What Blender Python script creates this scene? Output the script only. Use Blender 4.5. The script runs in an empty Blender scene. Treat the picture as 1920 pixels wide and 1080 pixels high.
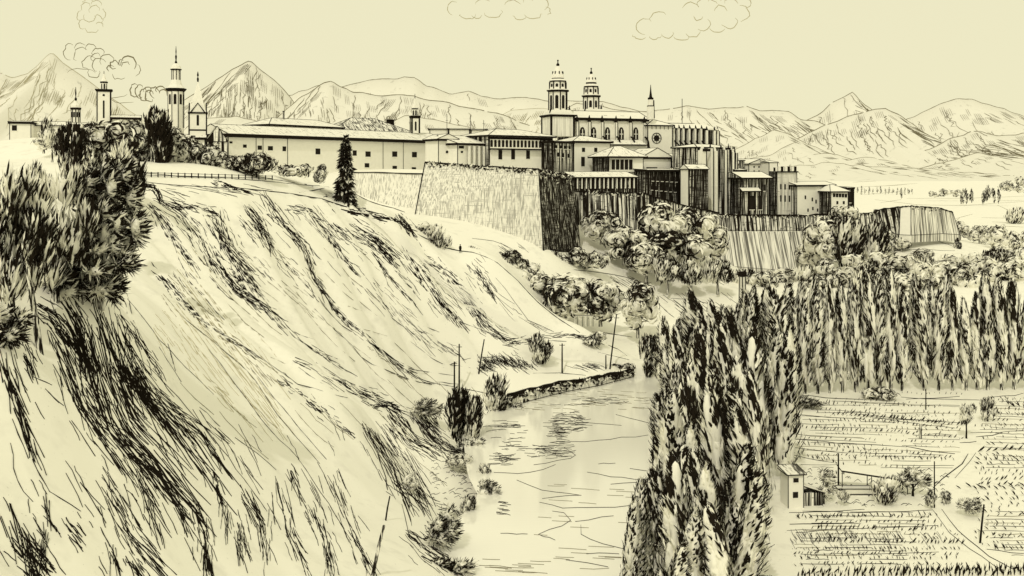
import bpy, math, random
import numpy as np
from mathutils import Vector, Matrix
rng = np.random.default_rng(7)
random.seed(7)
F = 1850.0; HZ = 318.0
S = bpy.context.scene
COL = S.collection

# ------------------------------------------------------------------ world, sun, camera
SUN_EL, SUN_AZ = math.radians(47), math.radians(-162)     # azimuth from +Y, clockwise: light from the left, a little behind us
w = bpy.data.worlds.new("World"); S.world = w; w.use_nodes = True
nt = w.node_tree; bg = nt.nodes['Background']
sky = nt.nodes.new('ShaderNodeTexSky'); sky.sky_type = 'NISHITA'; sky.sun_disc = False
sky.sun_elevation = SUN_EL; sky.sun_rotation = SUN_AZ
mx = nt.nodes.new('ShaderNodeMixRGB'); mx.inputs[0].default_value = 0.95
mx.inputs[2].default_value = (8.75, 8.25, 5.5, 1)
nt.links.new(sky.outputs[0], mx.inputs[1]); nt.links.new(mx.outputs[0], bg.inputs[0]); bg.inputs[1].default_value = 0.1
sl = bpy.data.lights.new('sun', 'SUN'); sl.energy = 1.15; sl.angle = math.radians(0.6); sl.color = (1, .93, .78)
so = bpy.data.objects.new('sun', sl); COL.objects.link(so)
sd = Vector((math.sin(SUN_AZ)*math.cos(SUN_EL), math.cos(SUN_AZ)*math.cos(SUN_EL), math.sin(SUN_EL)))
so.rotation_euler = (-sd).to_track_quat('-Z', 'Y').to_euler()
so.location = sd*300
cd = bpy.data.cameras.new('camera'); cam = bpy.data.objects.new('camera', cd); COL.objects.link(cam)
cam.rotation_euler = (math.pi/2, 0, 0); cd.sensor_width = 36; cd.lens = 36*F/1920
cd.shift_y = (HZ-540)/1920; cd.clip_start = 1; cd.clip_end = 60000
S.camera = cam
S.view_settings.view_transform = 'Standard'; S.view_settings.look = 'None'
S.view_settings.exposure = 0; S.view_settings.gamma = 1
S.render.engine = 'CYCLES'
S.cycles.max_bounces = 10; S.cycles.diffuse_bounces = 8; S.cycles.glossy_bounces = 3

# ------------------------------------------------------------------ materials
def newmat(name):
    m = bpy.data.materials.new(name); m.use_nodes = True
    b = m.node_tree.nodes['Principled BSDF']; b.inputs['Roughness'].default_value = .95
    b.inputs['Specular IOR Level'].default_value = 0.1
    return m, m.node_tree, b
def plain(name, c):
    m, t, b = newmat(name); b.inputs['Base Color'].default_value = (*c, 1)
    n = t.nodes.new('ShaderNodeTexNoise'); n.inputs['Scale'].default_value = .8; n.inputs['Detail'].default_value = 6
    tc = t.nodes.new('ShaderNodeTexCoord'); t.links.new(tc.outputs['Object'], n.inputs['Vector'])
    r = t.nodes.new('ShaderNodeMapRange'); r.inputs[3].default_value = .93; r.inputs[4].default_value = 1.07
    t.links.new(n.outputs[0], r.inputs[0])
    x = t.nodes.new('ShaderNodeMixRGB'); x.blend_type = 'MULTIPLY'; x.inputs[0].default_value = 1
    x.inputs[1].default_value = (*c, 1); t.links.new(r.outputs[0], x.inputs[2]); t.links.new(x.outputs[0], b.inputs['Base Color'])
    return m
PAPC = (.86, .85, .79); INKC = (.012, .009, .006)
def hatch(name, layers, base=PAPC, ink=INKC):
    """streaked surface: each layer is (scale xyz, threshold, softness, strength); marks run along the small-scale axis"""
    m, t, b = newmat(name)
    tc = t.nodes.new('ShaderNodeTexCoord'); prev = None
    for i, (sc, thr, soft, st) in enumerate(layers):
        mp = t.nodes.new('ShaderNodeMapping'); mp.inputs['Scale'].default_value = sc; mp.inputs['Location'].default_value = (i*7.3, i*3.1, i*5.7)
        t.links.new(tc.outputs['Object'], mp.inputs[0])
        n = t.nodes.new('ShaderNodeTexNoise'); n.inputs['Scale'].default_value = 1; n.inputs['Detail'].default_value = 3; n.inputs['Roughness'].default_value = .6
        t.links.new(mp.outputs[0], n.inputs['Vector'])
        r = t.nodes.new('ShaderNodeMapRange'); r.inputs[1].default_value = thr-soft; r.inputs[2].default_value = thr+soft
        r.inputs[3].default_value = 0; r.inputs[4].default_value = st; r.clamp = True
        t.links.new(n.outputs[0], r.inputs[0])
        if prev is None: prev = r.outputs[0]
        else:
            a = t.nodes.new('ShaderNodeMath'); a.operation = 'MAXIMUM'
            t.links.new(prev, a.inputs[0]); t.links.new(r.outputs[0], a.inputs[1]); prev = a.outputs[0]
    x = t.nodes.new('ShaderNodeMixRGB'); x.inputs[1].default_value = (*base, 1); x.inputs[2].default_value = (*ink, 1)
    t.links.new(prev, x.inputs[0]); t.links.new(x.outputs[0], b.inputs['Base Color'])
    return m
PAPER = plain('pale_plaster', PAPC)
LEAFL = plain('pale_leaf', (.91, .90, .83))
def translucent(m, k):
    t = m.node_tree; b = t.nodes['Principled BSDF']; o = t.nodes['Material Output']; tl = t.nodes.new('ShaderNodeBsdfTranslucent'); tl.inputs[0].default_value = (.9, .88, .76, 1)
    s_ = t.nodes.new('ShaderNodeMixShader'); s_.inputs[0].default_value = k; t.links.new(b.outputs[0], s_.inputs[1]); t.links.new(tl.outputs[0], s_.inputs[2]); t.links.new(s_.outputs[0], o.inputs[0])

INK = plain('black_line', INKC); LEAFD = plain('dark_leaf', (.016, .012, .008)); SOFT = plain('grey_line', (.20, .18, .12))
MIST = plain('faint_line', (.42, .39, .27))
GROUND = hatch('pale_earth', base=(.91, .90, .83), layers=[((.25, .25, .25), .67, .12, .16), ((2.2, 2.2, 2.2), .71, .04, .3)])
STONE = hatch('streaked_stone', [((3.2, 3.2, .05), .545, .06, .55), ((.9, .9, .03), .60, .06, .4), ((.14, .14, 3.0), .62, .03, .5)])
STONE2 = hatch('lightly_streaked_stone', [((3.0, 3.0, .05), .56, .06, .5)])
DARKW = hatch('dark_streak_shade_stone', [((2.4, 2.4, .07), .40, .05, 1), ((.2, .2, 2.4), .52, .06, .9)])  # hatching paints shade on right-facing walls; also streaks the dark house fronts
MIDW = hatch('heavy_streak_shade_stone', [((1.9, 1.9, .05), .47, .04, 1), ((.2, .2, 2.0), .60, .05, .8)])  # looser hatch: shade put into some end walls, streaks on other fronts
TILE = hatch('tiled_roof', [((2.4, .35, .35), .61, .05, .75)])
TILED = hatch('dark_tiled_roof', [((2.0, .3, .3), .50, .06, .9)])
BARK = hatch('ridged_bark', [((5, 5, .5), .46, .06, 1)])
MOUNT = hatch('pale_mountain', [((.02, .02, .003), .66, .05, .22)], base=(.79, .78, .72))
CLIFF = hatch('streaked_cliff', [((1.9, .03, .04), .52, .05, .85), ((.7, .02, .03), .60, .06, .6)])
GLASS = plain('dark_window_glass', (.018, .015, .012))
IVYW = hatch('shaggy_streaked_stone', [((1.9, .12, .05), .47, .05, 1), ((.5, .04, .9), .60, .05, .8)])
def water_mat():
    m, t, b = newmat('calm_water'); b.inputs['Base Color'].default_value = (.93, .92, .86, 1)
    b.inputs['Roughness'].default_value = .07; b.inputs['Specular IOR Level'].default_value = 1.0
    tc = t.nodes.new('ShaderNodeTexCoord'); mp = t.nodes.new('ShaderNodeMapping'); mp.inputs['Scale'].default_value = (.35, 1.6, 1)
    n = t.nodes.new('ShaderNodeTexNoise'); n.inputs['Scale'].default_value = 1.2; n.inputs['Detail'].default_value = 3
    bu = t.nodes.new('ShaderNodeBump'); bu.inputs['Strength'].default_value = .05; bu.inputs['Distance'].default_value = .2
    t.links.new(tc.outputs['Object'], mp.inputs[0]); t.links.new(mp.outputs[0], n.inputs['Vector'])
    t.links.new(n.outputs[0], bu.inputs['Height']); t.links.new(bu.outputs[0], b.inputs['Normal'])
    return m
WATER = water_mat()

# ------------------------------------------------------------------ tagging
def tag(o, label=None, cat=None, group=None, kind=None):
    if label: o['label'] = label
    if cat: o['category'] = cat
    if group: o['group'] = group
    if kind: o['kind'] = kind
    return o
def empty(name, loc, rz=0):
    o = bpy.data.objects.new(name, None); COL.objects.link(o); o.location = loc; o.rotation_euler = (0, 0, rz)
    o.empty_display_size = .5
    return o
def mesh_obj(name, verts, faces, mats, mi=None, parent=None, smooth=False, loc=None):
    me = bpy.data.meshes.new(name); me.from_pydata(verts, [], faces)
    for m in mats: me.materials.append(m)
    if mi is not None: me.polygons.foreach_set('material_index', np.asarray(mi, dtype=np.int32))
    if smooth: me.polygons.foreach_set('use_smooth', [True]*len(faces))
    me.update()
    o = bpy.data.objects.new(name, me); COL.objects.link(o)
    if parent: o.parent = parent
    if loc is not None: o.location = loc
    return o

class MB:
    def __init__(s): s.v = []; s.f = []; s.m = []; s.mats = []
    def mi(s, mat):
        if mat not in s.mats: s.mats.append(mat)
        return s.mats.index(mat)
    def poly(s, pts, faces, mat):
        b = len(s.v); s.v += [tuple(float(c) for c in p) for p in pts]
        for i, f in enumerate(faces):
            s.f.append([b+k for k in f]); s.m.append(s.mi(mat[i] if isinstance(mat, (list, tuple)) else mat))
    def box(s, x0, x1, y0, y1, z0, z1, mat):
        """mat: one material or [bottom, top, front(-y), right(+x), back, left]"""
        p = [(x0,y0,z0),(x1,y0,z0),(x1,y1,z0),(x0,y1,z0),(x0,y0,z1),(x1,y0,z1),(x1,y1,z1),(x0,y1,z1)]
        s.poly(p, [(3,2,1,0),(4,5,6,7),(0,1,5,4),(1,2,6,5),(2,3,7,6),(3,0,4,7)], mat)
    def tube(s, pts, r, mat, n=4):
        pts = [Vector(p) for p in pts]; m = len(pts)
        if m < 2: return
        rs = r if isinstance(r, (list, tuple, np.ndarray)) else [r]*m
        b = len(s.v); k = s.mi(mat)
        for i, p in enumerate(pts):
            d = (pts[min(i+1, m-1)]-pts[max(i-1, 0)])
            if d.length < 1e-9: d = Vector((0, 0, 1))
            d.normalize(); a = Vector((0, 0, 1)) if abs(d.z) < .9 else Vector((1, 0, 0))
            u = d.cross(a).normalized(); q = d.cross(u)
            for j in range(n):
                t = 2*math.pi*(j+.5)/n; s.v.append(tuple(p+(u*math.cos(t)+q*math.sin(t))*rs[i]))
        for i in range(m-1):
            for j in range(n):
                s.f.append([b+i*n+j, b+i*n+(j+1) % n, b+(i+1)*n+(j+1) % n, b+(i+1)*n+j]); s.m.append(k)
        s.f.append([b+j for j in range(n)][::-1]); s.f.append([b+(m-1)*n+j for j in range(n)]); s.m += [k, k]
    def lathe(s, prof, n, rot, mat, cx=0, cy=0):
        """prof: (apothem, z) from the bottom up"""
        b = len(s.v); k = s.mi(mat); c = 1/math.cos(math.pi/n)
        for r, z in prof:
            for j in range(n):
                t = rot+2*math.pi*(j+.5)/n; s.v.append((cx+r*c*math.cos(t), cy+r*c*math.sin(t), z))
        for i in range(len(prof)-1):
            for j in range(n):
                s.f.append([b+i*n+j, b+i*n+(j+1) % n, b+(i+1)*n+(j+1) % n, b+(i+1)*n+j]); s.m.append(k)
        s.f.append([b+j for j in range(n)][::-1]); s.f.append([b+(len(prof)-1)*n+j for j in range(n)]); s.m += [k, k]
    def build(s, name, parent=None, loc=None, smooth=False):
        return mesh_obj(name, s.v, s.f, s.mats, s.m, parent, smooth, loc)

def W(px, py, Y): return Vector(((px-960)*Y/F, Y, (HZ-py)*Y/F))
def PX(n, Y): return n*Y/F

# ------------------------------------------------------------------ terrain
cp = [(240,330,190),(330,343,196),(440,352,205),(560,362,225),(640,385,236),(720,402,245),(770,432,250),(840,466,255),(930,490,256),(1000,560,251),(1090,622,246),
 (300,500,165),(450,600,165),(600,700,165),(690,790,164),(400,430,190),(600,520,206),(800,600,226),(950,600,240),(700,640,206),(880,680,226),(1000,690,231),(1150,650,250),(1050,655,240),
 (800,720,214),(720,750,195),(780,940,148.5),(740,860,158),(820,850,172),(690,800,160),
 (60,590,92),(190,575,102),(0,600,86),(0,800,75),(0,1080,62),(200,1080,72),(400,1080,85),(600,1080,100),(800,1080,114.5),(500,950,110),(650,950,128),(760,1000,130),(200,900,82),(300,780,101),(330,640,130),(500,780,136),(250,560,133),(420,700,138),
 (778,402,296),(1018,470,285),(1088,468,312),(930,449,280),(1050,505,282),(1040,600,262),(1150,600,280),(1240,600,275),(1100,520,292),(1250,540,310),(1390,545,320),
 (1350,492,378),(1560,505,384),(1500,540,320),(1700,520,330),(1900,520,330),(1750,450,420),(1900,470,440),(1650,470,400),
 (1205,445,335),(1100,435,328),(1280,470,348),(1345,485,360),(60,258,328),(150,258,318),(230,254,320),(20,300,260),(330,300,280),(655,392,300),(700,400,296),(740,404,290),(610,352,275),(575,340,300)]
ctrl = [tuple(W(*c)) for c in cp]
ctrl += [(-66,122,-10),(-86,150,-5),(-90,110,-4),(-60,60,-8),(-50,30,-8),(-80,0,-4),(-120,60,-3),(-120,180,-1),(-150,280,0),(-100,230,-1),(-82,275,-1),(-90,330,0),(-64,350,-1),(-20,340,-2),(-40,335,-1),(-160,420,0),(-60,430,-1),(0,380,-4),(0,440,-6),
 (30,368,-7),(50,420,-9),(90,420,-13),(130,420,-15),(60,385,-13),(140,470,-20),(0,520,-30),(120,540,-36),(-200,560,-20),(250,480,-36),
 (0,0,-2.5),(0,15,-10),(0,40,-30),(-18,60,-33),(0,62,-43),(-8,85,-46),(20,40,-36),(40,20,-25),(60,60,-46),(-20,25,-12),(30,0,-6),
 (60,262,-46),(120,262,-46),(180,270,-46),(45,285,-43),(120,300,-39),(200,300,-44)]
ctrl = np.array(ctrl)
def mq(d2): return -np.sqrt(d2+30.0)
n_ = len(ctrl)
A = np.zeros((n_+1, n_+1)); d2 = ((ctrl[:, None, :2]-ctrl[None, :, :2])**2).sum(-1)
A[:n_, :n_] = mq(d2); A[:n_, :n_] -= np.eye(n_)*.4; A[:n_, n_] = 1; A[n_, :n_] = 1
sol = np.linalg.solve(A, np.append(ctrl[:, 2], 0))
def seg_x(pts, Y):
    p = np.array(pts); return np.interp(Y, p[:, 1], p[:, 0])
# river edges: (X, Y) of the water line, from near to far
def wl(px, py, z=-50.0):
    Y = z*F/(HZ-py); return ((px-960)*Y/F, Y)
LB = [(-8, 60), (-7, 100)]+[wl(*p) for p in [(876,1080),(862,1000),(930,935),(905,890),(895,830),(905,800),(945,768),(1060,733),(1185,705)]]
RB = [(10, 60), (11.5, 100)]+[wl(*p) for p in [(1180,1080),(1205,1000),(1232,930),(1240,800),(1245,745),(1262,735)]]
def smooth01(t): t = np.clip(t, 0, 1); return t*t*(3-2*t)
YEND = 239.0
def height(X, Y):
    X = np.asarray(X, float); Y = np.asarray(Y, float); sh = X.shape
    x = X.ravel(); y = Y.ravel(); z = np.empty_like(x)
    for i in range(0, len(x), 20000):
        dd = (x[i:i+20000, None]-ctrl[None, :, 0])**2+(y[i:i+20000, None]-ctrl[None, :, 1])**2
        z[i:i+20000] = mq(dd) @ sol[:n_]+sol[n_]
    # far plain
    r = np.maximum(np.maximum(np.abs(x)-170, y-520), 0)
    z = z+(-38-z)*smooth01(r/220)
    # gullies that run down the slope face
    a = x*.55+y*.83; face = smooth01((z+50)/8)*smooth01((-4-z)/6)*smooth01((255-y)/12)*smooth01((-2-x)/8)
    z = z+face*(.2+.8*smooth01((y-135)/40))*(.8*np.sin(a*.62+1.1*np.sin(z*.13))+.5*np.sin(a*1.37+.8*np.sin(z*.21+2)))
    # fields beside the right bank
    rb = seg_x(RB, y); lb = seg_x(LB, y)
    f = smooth01((x-rb-.5)/5)*smooth01((248-y)/14)*smooth01((y-55)/25)
    z = z+(-49.2-z)*f
    # river bed, bending to the right at its far end
    inr = np.minimum(x-lb, rb-x); inr = np.where(y > YEND, -np.abs(y-YEND)*1.5, inr)
    inr = np.maximum(inr, np.where((x > 30) & (x < 70), np.minimum(y-229, YEND-y), -9))
    k = smooth01((inr+2.2)/2.6); k = np.where((y < 55), 0, k)
    z = np.where(inr > -2.2, np.minimum(z, z+(-51.2-z)*k), z)
    return z.reshape(sh)
def axis(lo, hi, step, far_lo, far_hi):
    a = list(np.arange(lo, hi+.01, step)); d = step
    while a[-1] < far_hi: d *= 1.22; a.append(a[-1]+d)
    d = step
    while a[0] > far_lo: d *= 1.22; a.insert(0, a[0]-d)
    return np.array(a)
GX = axis(-120, 190, 1.2, -9000, 9000); GY = axis(0, 470, 1.3, -300, 14000)
XX, YY = np.meshgrid(GX, GY); ZZ = height(XX, YY)
nx, ny = len(GX), len(GY)
idx = np.arange(nx*ny).reshape(ny, nx)
q = np.stack([idx[:-1, :-1], idx[:-1, 1:], idx[1:, 1:], idx[1:, :-1]], -1).reshape(-1, 4)
g = mesh_obj('ground', np.stack([XX, YY, ZZ], -1).reshape(-1, 3).tolist(), q.tolist(), [GROUND], smooth=True)
tag(g, kind='structure')
def zat(X, Y):
    i = np.clip(np.searchsorted(GX, X)-1, 0, nx-2); j = np.clip(np.searchsorted(GY, Y)-1, 0, ny-2)
    a = (X-GX[i])/(GX[i+1]-GX[i]); b = (Y-GY[j])/(GY[j+1]-GY[j])
    return ZZ[j, i]*(1-a)*(1-b)+ZZ[j, i+1]*a*(1-b)+ZZ[j+1, i]*(1-a)*b+ZZ[j+1, i+1]*a*b
def z1(x, y): return float(zat(np.array([x]), np.array([y]))[0])
STEPS = np.concatenate([np.arange(45, 460, .6), np.geomspace(460, 9000, 160)])
def hits(px, py):
    px = np.atleast_1d(np.asarray(px, float)); py = np.atleast_1d(np.asarray(py, float)); out = np.full((len(px), 3), np.nan)
    for i in range(0, len(px), 4000):
        kx = (px[i:i+4000]-960)/F; kz = (HZ-py[i:i+4000])/F
        T = STEPS[None, :]; D = kz[:, None]*T-zat(kx[:, None]*T, np.broadcast_to(T, (len(kx), len(STEPS))))
        below = D < 0; first = below.argmax(1); ok = below.any(1) & (first > 0)
        f1 = np.maximum(first, 1); r = np.arange(len(kx)); d0 = D[r, f1-1]; d1 = D[r, f1]
        t = STEPS[f1-1]+(STEPS[f1]-STEPS[f1-1])*d0/(d0-d1+1e-12)
        out[i:i+4000] = np.where(ok[:, None], np.stack([kx*t, t, kz*t], -1), np.nan)
    return out
def P(px, py): return Vector(hits(px, py)[0])

# water: a sheet a little wider than its banks
wv = []; wf = []
yl = list(np.arange(52, YEND+.6, 4)) + [YEND+.5]
for y in yl: wv += [(seg_x(LB, y)-2.5, y, -50), (seg_x(RB, y)+2.5 if y < 229 else 72, y, -50)]
for i in range(len(yl)-1): wf.append((2*i, 2*i+1, 2*i+3, 2*i+2))
tag(mesh_obj('river', wv, wf, [WATER]), kind='structure')

# ------------------------------------------------------------------ marks that lie on the ground: low ridges of scrub, cracks, furrows
class Marks:
    def __init__(s): s.pl = []; s.w = []; s.mt = []
    def line(s, pts, w=2.0, mat=INK, sub=6, wob=1.0):
        p = np.array(pts, float); d = np.r_[0, np.cumsum(np.hypot(*np.diff(p, axis=0).T))]
        n = max(3, int(d[-1]/(26 if d[-1] > 60 else 12))+2)
        t = np.linspace(0, d[-1], n); x = np.interp(t, d, p[:, 0]); y = np.interp(t, d, p[:, 1])
        s.pl.append(np.stack([x+rng.normal(0, wob, n), y+rng.normal(0, wob*.6, n)], -1)); s.w.append(w); s.mt.append(mat)
    def bundle(s, path, spread, n, ln=45, w=2.2, mat=INK, ang=0, taper=True):
        p = np.array(path, float); d = np.r_[0, np.cumsum(np.hypot(*np.diff(p, axis=0).T))]; L = d[-1]
        for _ in range(n):
            t0 = rng.uniform(-.06, .97)*L; l = ln*rng.uniform(.45, 1.25); o = rng.normal(0, .36)*spread
            k = 4; t = np.linspace(t0, t0+l, k); x = np.interp(t, d, p[:, 0]); y = np.interp(t, d, p[:, 1])
            over = np.clip(t-L, 0, None); under = np.clip(-t, 0, None)
            e = (p[-1]-p[-2])/np.hypot(*(p[-1]-p[-2])); b0 = (p[1]-p[0])/np.hypot(*(p[1]-p[0]))
            x += over*e[0]-under*b0[0]; y += over*e[1]-under*b0[1]
            tt = min(max(t0/L, 0), 1); fac = 1-.6*tt if taper else 1
            dx, dy = x[-1]-x[0], y[-1]-y[0]; m = math.hypot(dx, dy)+1e-6
            x += -dy/m*o*fac; y += dx/m*o*fac
            an_ = ang+rng.normal(0, .11)
            if 1: 
                c, s_ = math.cos(an_), math.sin(an_); cx, cy = x[0], y[0]; x, y = cx+(x-cx)*c-(y-cy)*s_, cy+(x-cx)*s_+(y-cy)*c
            s.pl.append(np.stack([x+rng.normal(0, .8, k), y+rng.normal(0, .6, k)], -1)); s.w.append(w*rng.uniform(.55, 1.35)); s.mt.append(mat)
    def area(s, x0, x1, y0, y1, n, dx, dy, w=1.6, mat=INK, jit=.4):
        for _ in range(n):
            x = rng.uniform(x0, x1); y = rng.uniform(y0, y1); k = rng.uniform(1-jit, 1+jit)
            s.pl.append(np.array([(x, y), (x+dx*k*.5+rng.normal(0, 1), y+dy*k*.5), (x+dx*k, y+dy*k+rng.normal(0, 1))])); s.w.append(w*rng.uniform(.6, 1.3)); s.mt.append(mat)
    def build(s, name, plane=None, rise=.5):
        allp = np.concatenate(s.pl)
        if plane is None: H = hits(allp[:, 0], allp[:, 1])
        else:
            Y = plane*F/(HZ-allp[:, 1]); H = np.stack([(allp[:, 0]-960)*Y/F, Y, np.full(len(Y), plane)], -1)
        mats = []; V = []; FC = []; MI = []; c = 0
        for pl, wd, mt in zip(s.pl, s.w, s.mt):
            h = H[c:c+len(pl)]; c += len(pl)
            ok = ~np.isnan(h[:, 0])
            runs = []; cur = []
            for i in range(len(h)):
                if ok[i] and (not cur or abs(h[i, 1]-h[cur[-1], 1]) < .07*h[i, 1]): cur.append(i)
                else:
                    if len(cur) > 1: runs.append(cur)
                    cur = [i] if ok[i] else []
            if len(cur) > 1: runs.append(cur)
            if mt not in mats: mats.append(mt)
            k = mats.index(mt)
            for r in runs:
                b = len(V); m = len(r)
                for a, i in enumerate(r):
                    p = Vector(h[i]); t = Vector(h[r[min(a+1, m-1)]])-Vector(h[r[max(a-1, 0)]])
                    e = .6
                    if plane is None:
                        x_, y_ = p.x, p.y; gx = (z1(x_+e, y_)-z1(x_-e, y_))/(2*e); gy = (z1(x_, y_+e)-z1(x_, y_-e))/(2*e)
                        nrm = Vector((-gx, -gy, 1)).normalized()
                    else: nrm = Vector((0, 0, 1))
                    if t.length < 1e-6: t = Vector((1, 0, 0))
                    sde = t.normalized().cross(nrm).normalized()
                    ft = math.sin(math.pi*(.12+.76*(a/(m-1))))**.7
                    ww = wd*p.y/F*.5*ft
                    # widen across the line of sight on steep foreshortening
                    V += [tuple(p+sde*ww-nrm*.04), tuple(p+nrm*(ww*rise+.05)), tuple(p-sde*ww-nrm*.04)]
                for a in range(m-1):
                    q0 = b+a*3
                    FC += [(q0, q0+3, q0+4, q0+1), (q0+1, q0+4, q0+5, q0+2)]; MI += [k, k]
        return mesh_obj(name, V, FC, mats, MI)

M = Marks()
# near spur under the big pine
for path, sp, n, ln, wd in [
 ([(105,640),(150,755),(225,865)],34,75,60,3.2), ([(170,610),(195,720),(225,800),(275,855),(325,915)],58,190,75,3.2), ([(190,560),(215,640),(240,700),(285,765)],60,130,60,3.0),
 ([(215,620),(270,740),(330,800),(380,870)],36,80,70,2.6), ([(280,735),(330,780),(372,812),(410,862)],22,55,50,2.8), ([(360,770),(435,840),(480,905)],14,16,60,1.8),
 ([(120,640),(185,790),(300,890),(345,985)],16,50,60,2.4), ([(300,880),(325,930),(342,965)],16,26,34,2.6),
 ([(0,660),(30,760),(62,850)],22,50,55,3.0), ([(30,690),(62,760)],18,8,36,2.2), ([(60,705),(100,745)],5,5,38,2.4), ([(40,650),(58,695)],5,6,30,2.6), ([(90,620),(110,700)],10,8,40,1.8),
 ([(10,930),(45,1010),(62,1075)],26,40,50,2.6), ([(75,930),(84,995),(70,1060)],14,26,40,2.8), ([(120,960),(150,1000)],60,26,26,1.6), ([(20,1000),(90,1080)],60,60,34,2.0),
 ([(185,890),(205,930),(240,1000),(300,1075)],34,85,46,1.8), ([(255,880),(280,940),(300,995)],16,34,40,2.0), ([(240,1040),(260,1070)],16,22,24,3.0), ([(205,1010),(215,1050)],14,16,30,1.8),
 ([(400,885),(412,930)],10,18,24,3.4), ([(365,945),(382,1000),(390,1060)],20,55,36,3.0), ([(418,920),(425,990)],16,16,36,1.6), ([(450,905),(490,985),(500,1060)],18,34,46,2.0), ([(436,960),(452,1040)],30,34,34,1.7),
 ([(540,865),(562,935)],10,16,30,3.0), ([(525,900),(545,1000),(580,1075)],18,36,46,2.0), ([(585,945),(612,1010),(622,1070)],20,48,34,2.4), ([(620,890),(650,980),(690,1060)],28,55,40,1.7), ([(510,880),(505,1020)],8,8,60,1.6),
 # bluff above the bend
 ([(686,800),(735,880),(765,945)],20,50,56,2.6), ([(705,790),(760,870),(790,930)],50,60,50,2.0), ([(730,770),(772,825),(815,850)],24,70,32,2.8), ([(775,780),(830,845),(870,855)],14,46,36,3.2), ([(790,775),(815,800)],22,40,22,2.4), ([(820,820),(860,850)],14,26,26,2.0),
 ([(730,900),(790,950)],18,24,28,3.0), ([(760,1000),(830,1060)],26,40,34,2.0), ([(800,1030),(870,1075)],26,45,26,2.8),
 # dashes
 ([(525,710),(560,735),(600,768)],14,34,14,2.8), ([(595,765),(640,800),(662,818)],14,26,13,2.6), ([(560,678),(640,715),(750,772)],16,40,46,1.8), ([(680,740),(740,765)],20,26,22,2.4), ([(690,765),(720,760)],10,16,16,3.0),
 # upper slope
 ([(300,375),(345,400),(372,432),(402,492),(442,545),(482,572)],26,130,34,2.6), ([(285,385),(330,450),(352,485)],14,45,36,2.2), ([(320,382),(400,398)],16,50,16,3.0), ([(390,395),(420,450),(470,520)],18,60,40,2.0),
 ([(405,400),(425,470),(480,545)],20,60,34,1.8), ([(455,395),(485,430)],30,34,30,1.5),
 ([(290,508),(335,555),(368,592)],12,46,26,2.4), ([(365,590),(420,630),(470,660)],10,22,30,1.6), ([(430,505),(480,560),(530,602)],14,60,28,2.6), ([(520,600),(570,640),(640,690)],7,22,32,1.6),
 ([(500,372),(540,428),(570,462),(588,520),(622,572),(650,602)],13,110,30,2.8), ([(650,600),(720,665),(790,712),(840,722)],8,34,44,1.6),
 ([(462,386),(488,420),(508,460)],20,60,24,2.4), ([(505,400),(555,440)],10,26,26,2.2), ([(545,392),(582,402),(612,432),(642,482),(672,512)],11,60,26,2.3), ([(615,420),(640,440)],16,30,20,2.2),
 ([(655,425),(702,452),(732,482)],34,130,26,2.7), ([(700,478),(732,522),(766,556)],6,22,36,2.4), ([(735,500),(770,540)],5,10,30,1.8),
 ([(755,468),(785,512),(832,572),(862,606)],20,85,34,2.2), ([(795,492),(832,522),(882,572),(912,610),(952,636)],26,170,28,1.9), ([(830,510),(870,545)],8,16,30,2.2),
 ([(880,492),(905,522),(922,550)],16,60,20,2.2), ([(920,548),(970,592),(1012,616)],8,14,36,1.4), ([(700,540),(760,600),(800,640)],30,30,40,1.1), ([(530,480),(600,560)],30,24,24,1.3),
 ([(780,620),(840,650)],20,12,30,1.3), ([(818,640),(850,658)],4,8,26,2.2), ([(560,395),(640,470)],26,22,36,1.2), ([(420,420),(440,470),(500,520)],40,30,20,1.6)]:
    near = path[0][0] < 330 and path[0][1] > 540
    M.bundle(path, sp*(1.15 if near else 1), int(n*(.42 if near else .62)), ln*(1.6 if near else 1.1), wd*(.78 if near else .9)); M.bundle(path, sp*(2.0 if near else 1.6), int(n*(.34 if near else .34)), ln*1.2, wd*.55)
for path in [[(590,580),(690,680),(780,716),(840,722)],[(640,600),(760,690),(850,705)],[(440,640),(560,720),(700,760)],[(480,560),(560,640),(640,690)],[(560,520),(640,610),(700,650)],[(690,540),(740,600),(790,640)],
 [(770,640),(820,680),(880,690)],[(930,520),(990,600),(1040,622)],[(900,520),(960,590)],[(230,640),(330,740),(430,860),(500,960)],[(350,600),(470,700),(520,780),(600,870)],[(380,640),(500,800),(560,860)],
 [(240,560),(300,640),(400,740)],[(440,820),(520,880)],[(560,690),(620,730),(700,745)],[(470,690),(550,790),(610,860)],[(20,830),(30,900),(60,940)],[(60,860),(90,920),(150,960)],[(560,860),(640,980),(670,1060)],[(480,960),(520,1060)],
 [(310,420),(350,520),(420,600)],[(860,600),(950,640),(1060,640)],[(830,690),(870,672),(930,668)],[(820,720),(900,735),(945,745)]]:
    M.line(path, 1.4, INK, wob=1.2)
for i in range(46):      # fine cracks
    x = rng.uniform(230, 900); y0 = 360+max(0, (x-640))*.5; y = rng.uniform(y0+60, min(y0+420, 900)); l = rng.uniform(40, 110)
    M.line([(x, y), (x+l*.5, y+l*.55), (x+l, y+l*.95)], .9, SOFT, wob=1)
for i in range(90):
    x = rng.uniform(330, 520); y = 560+(x-330)*1.0+rng.normal(0, 45); M.line([(x, y), (x+20, y+26), (x+38, y+50)], .8, MIST)
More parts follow.
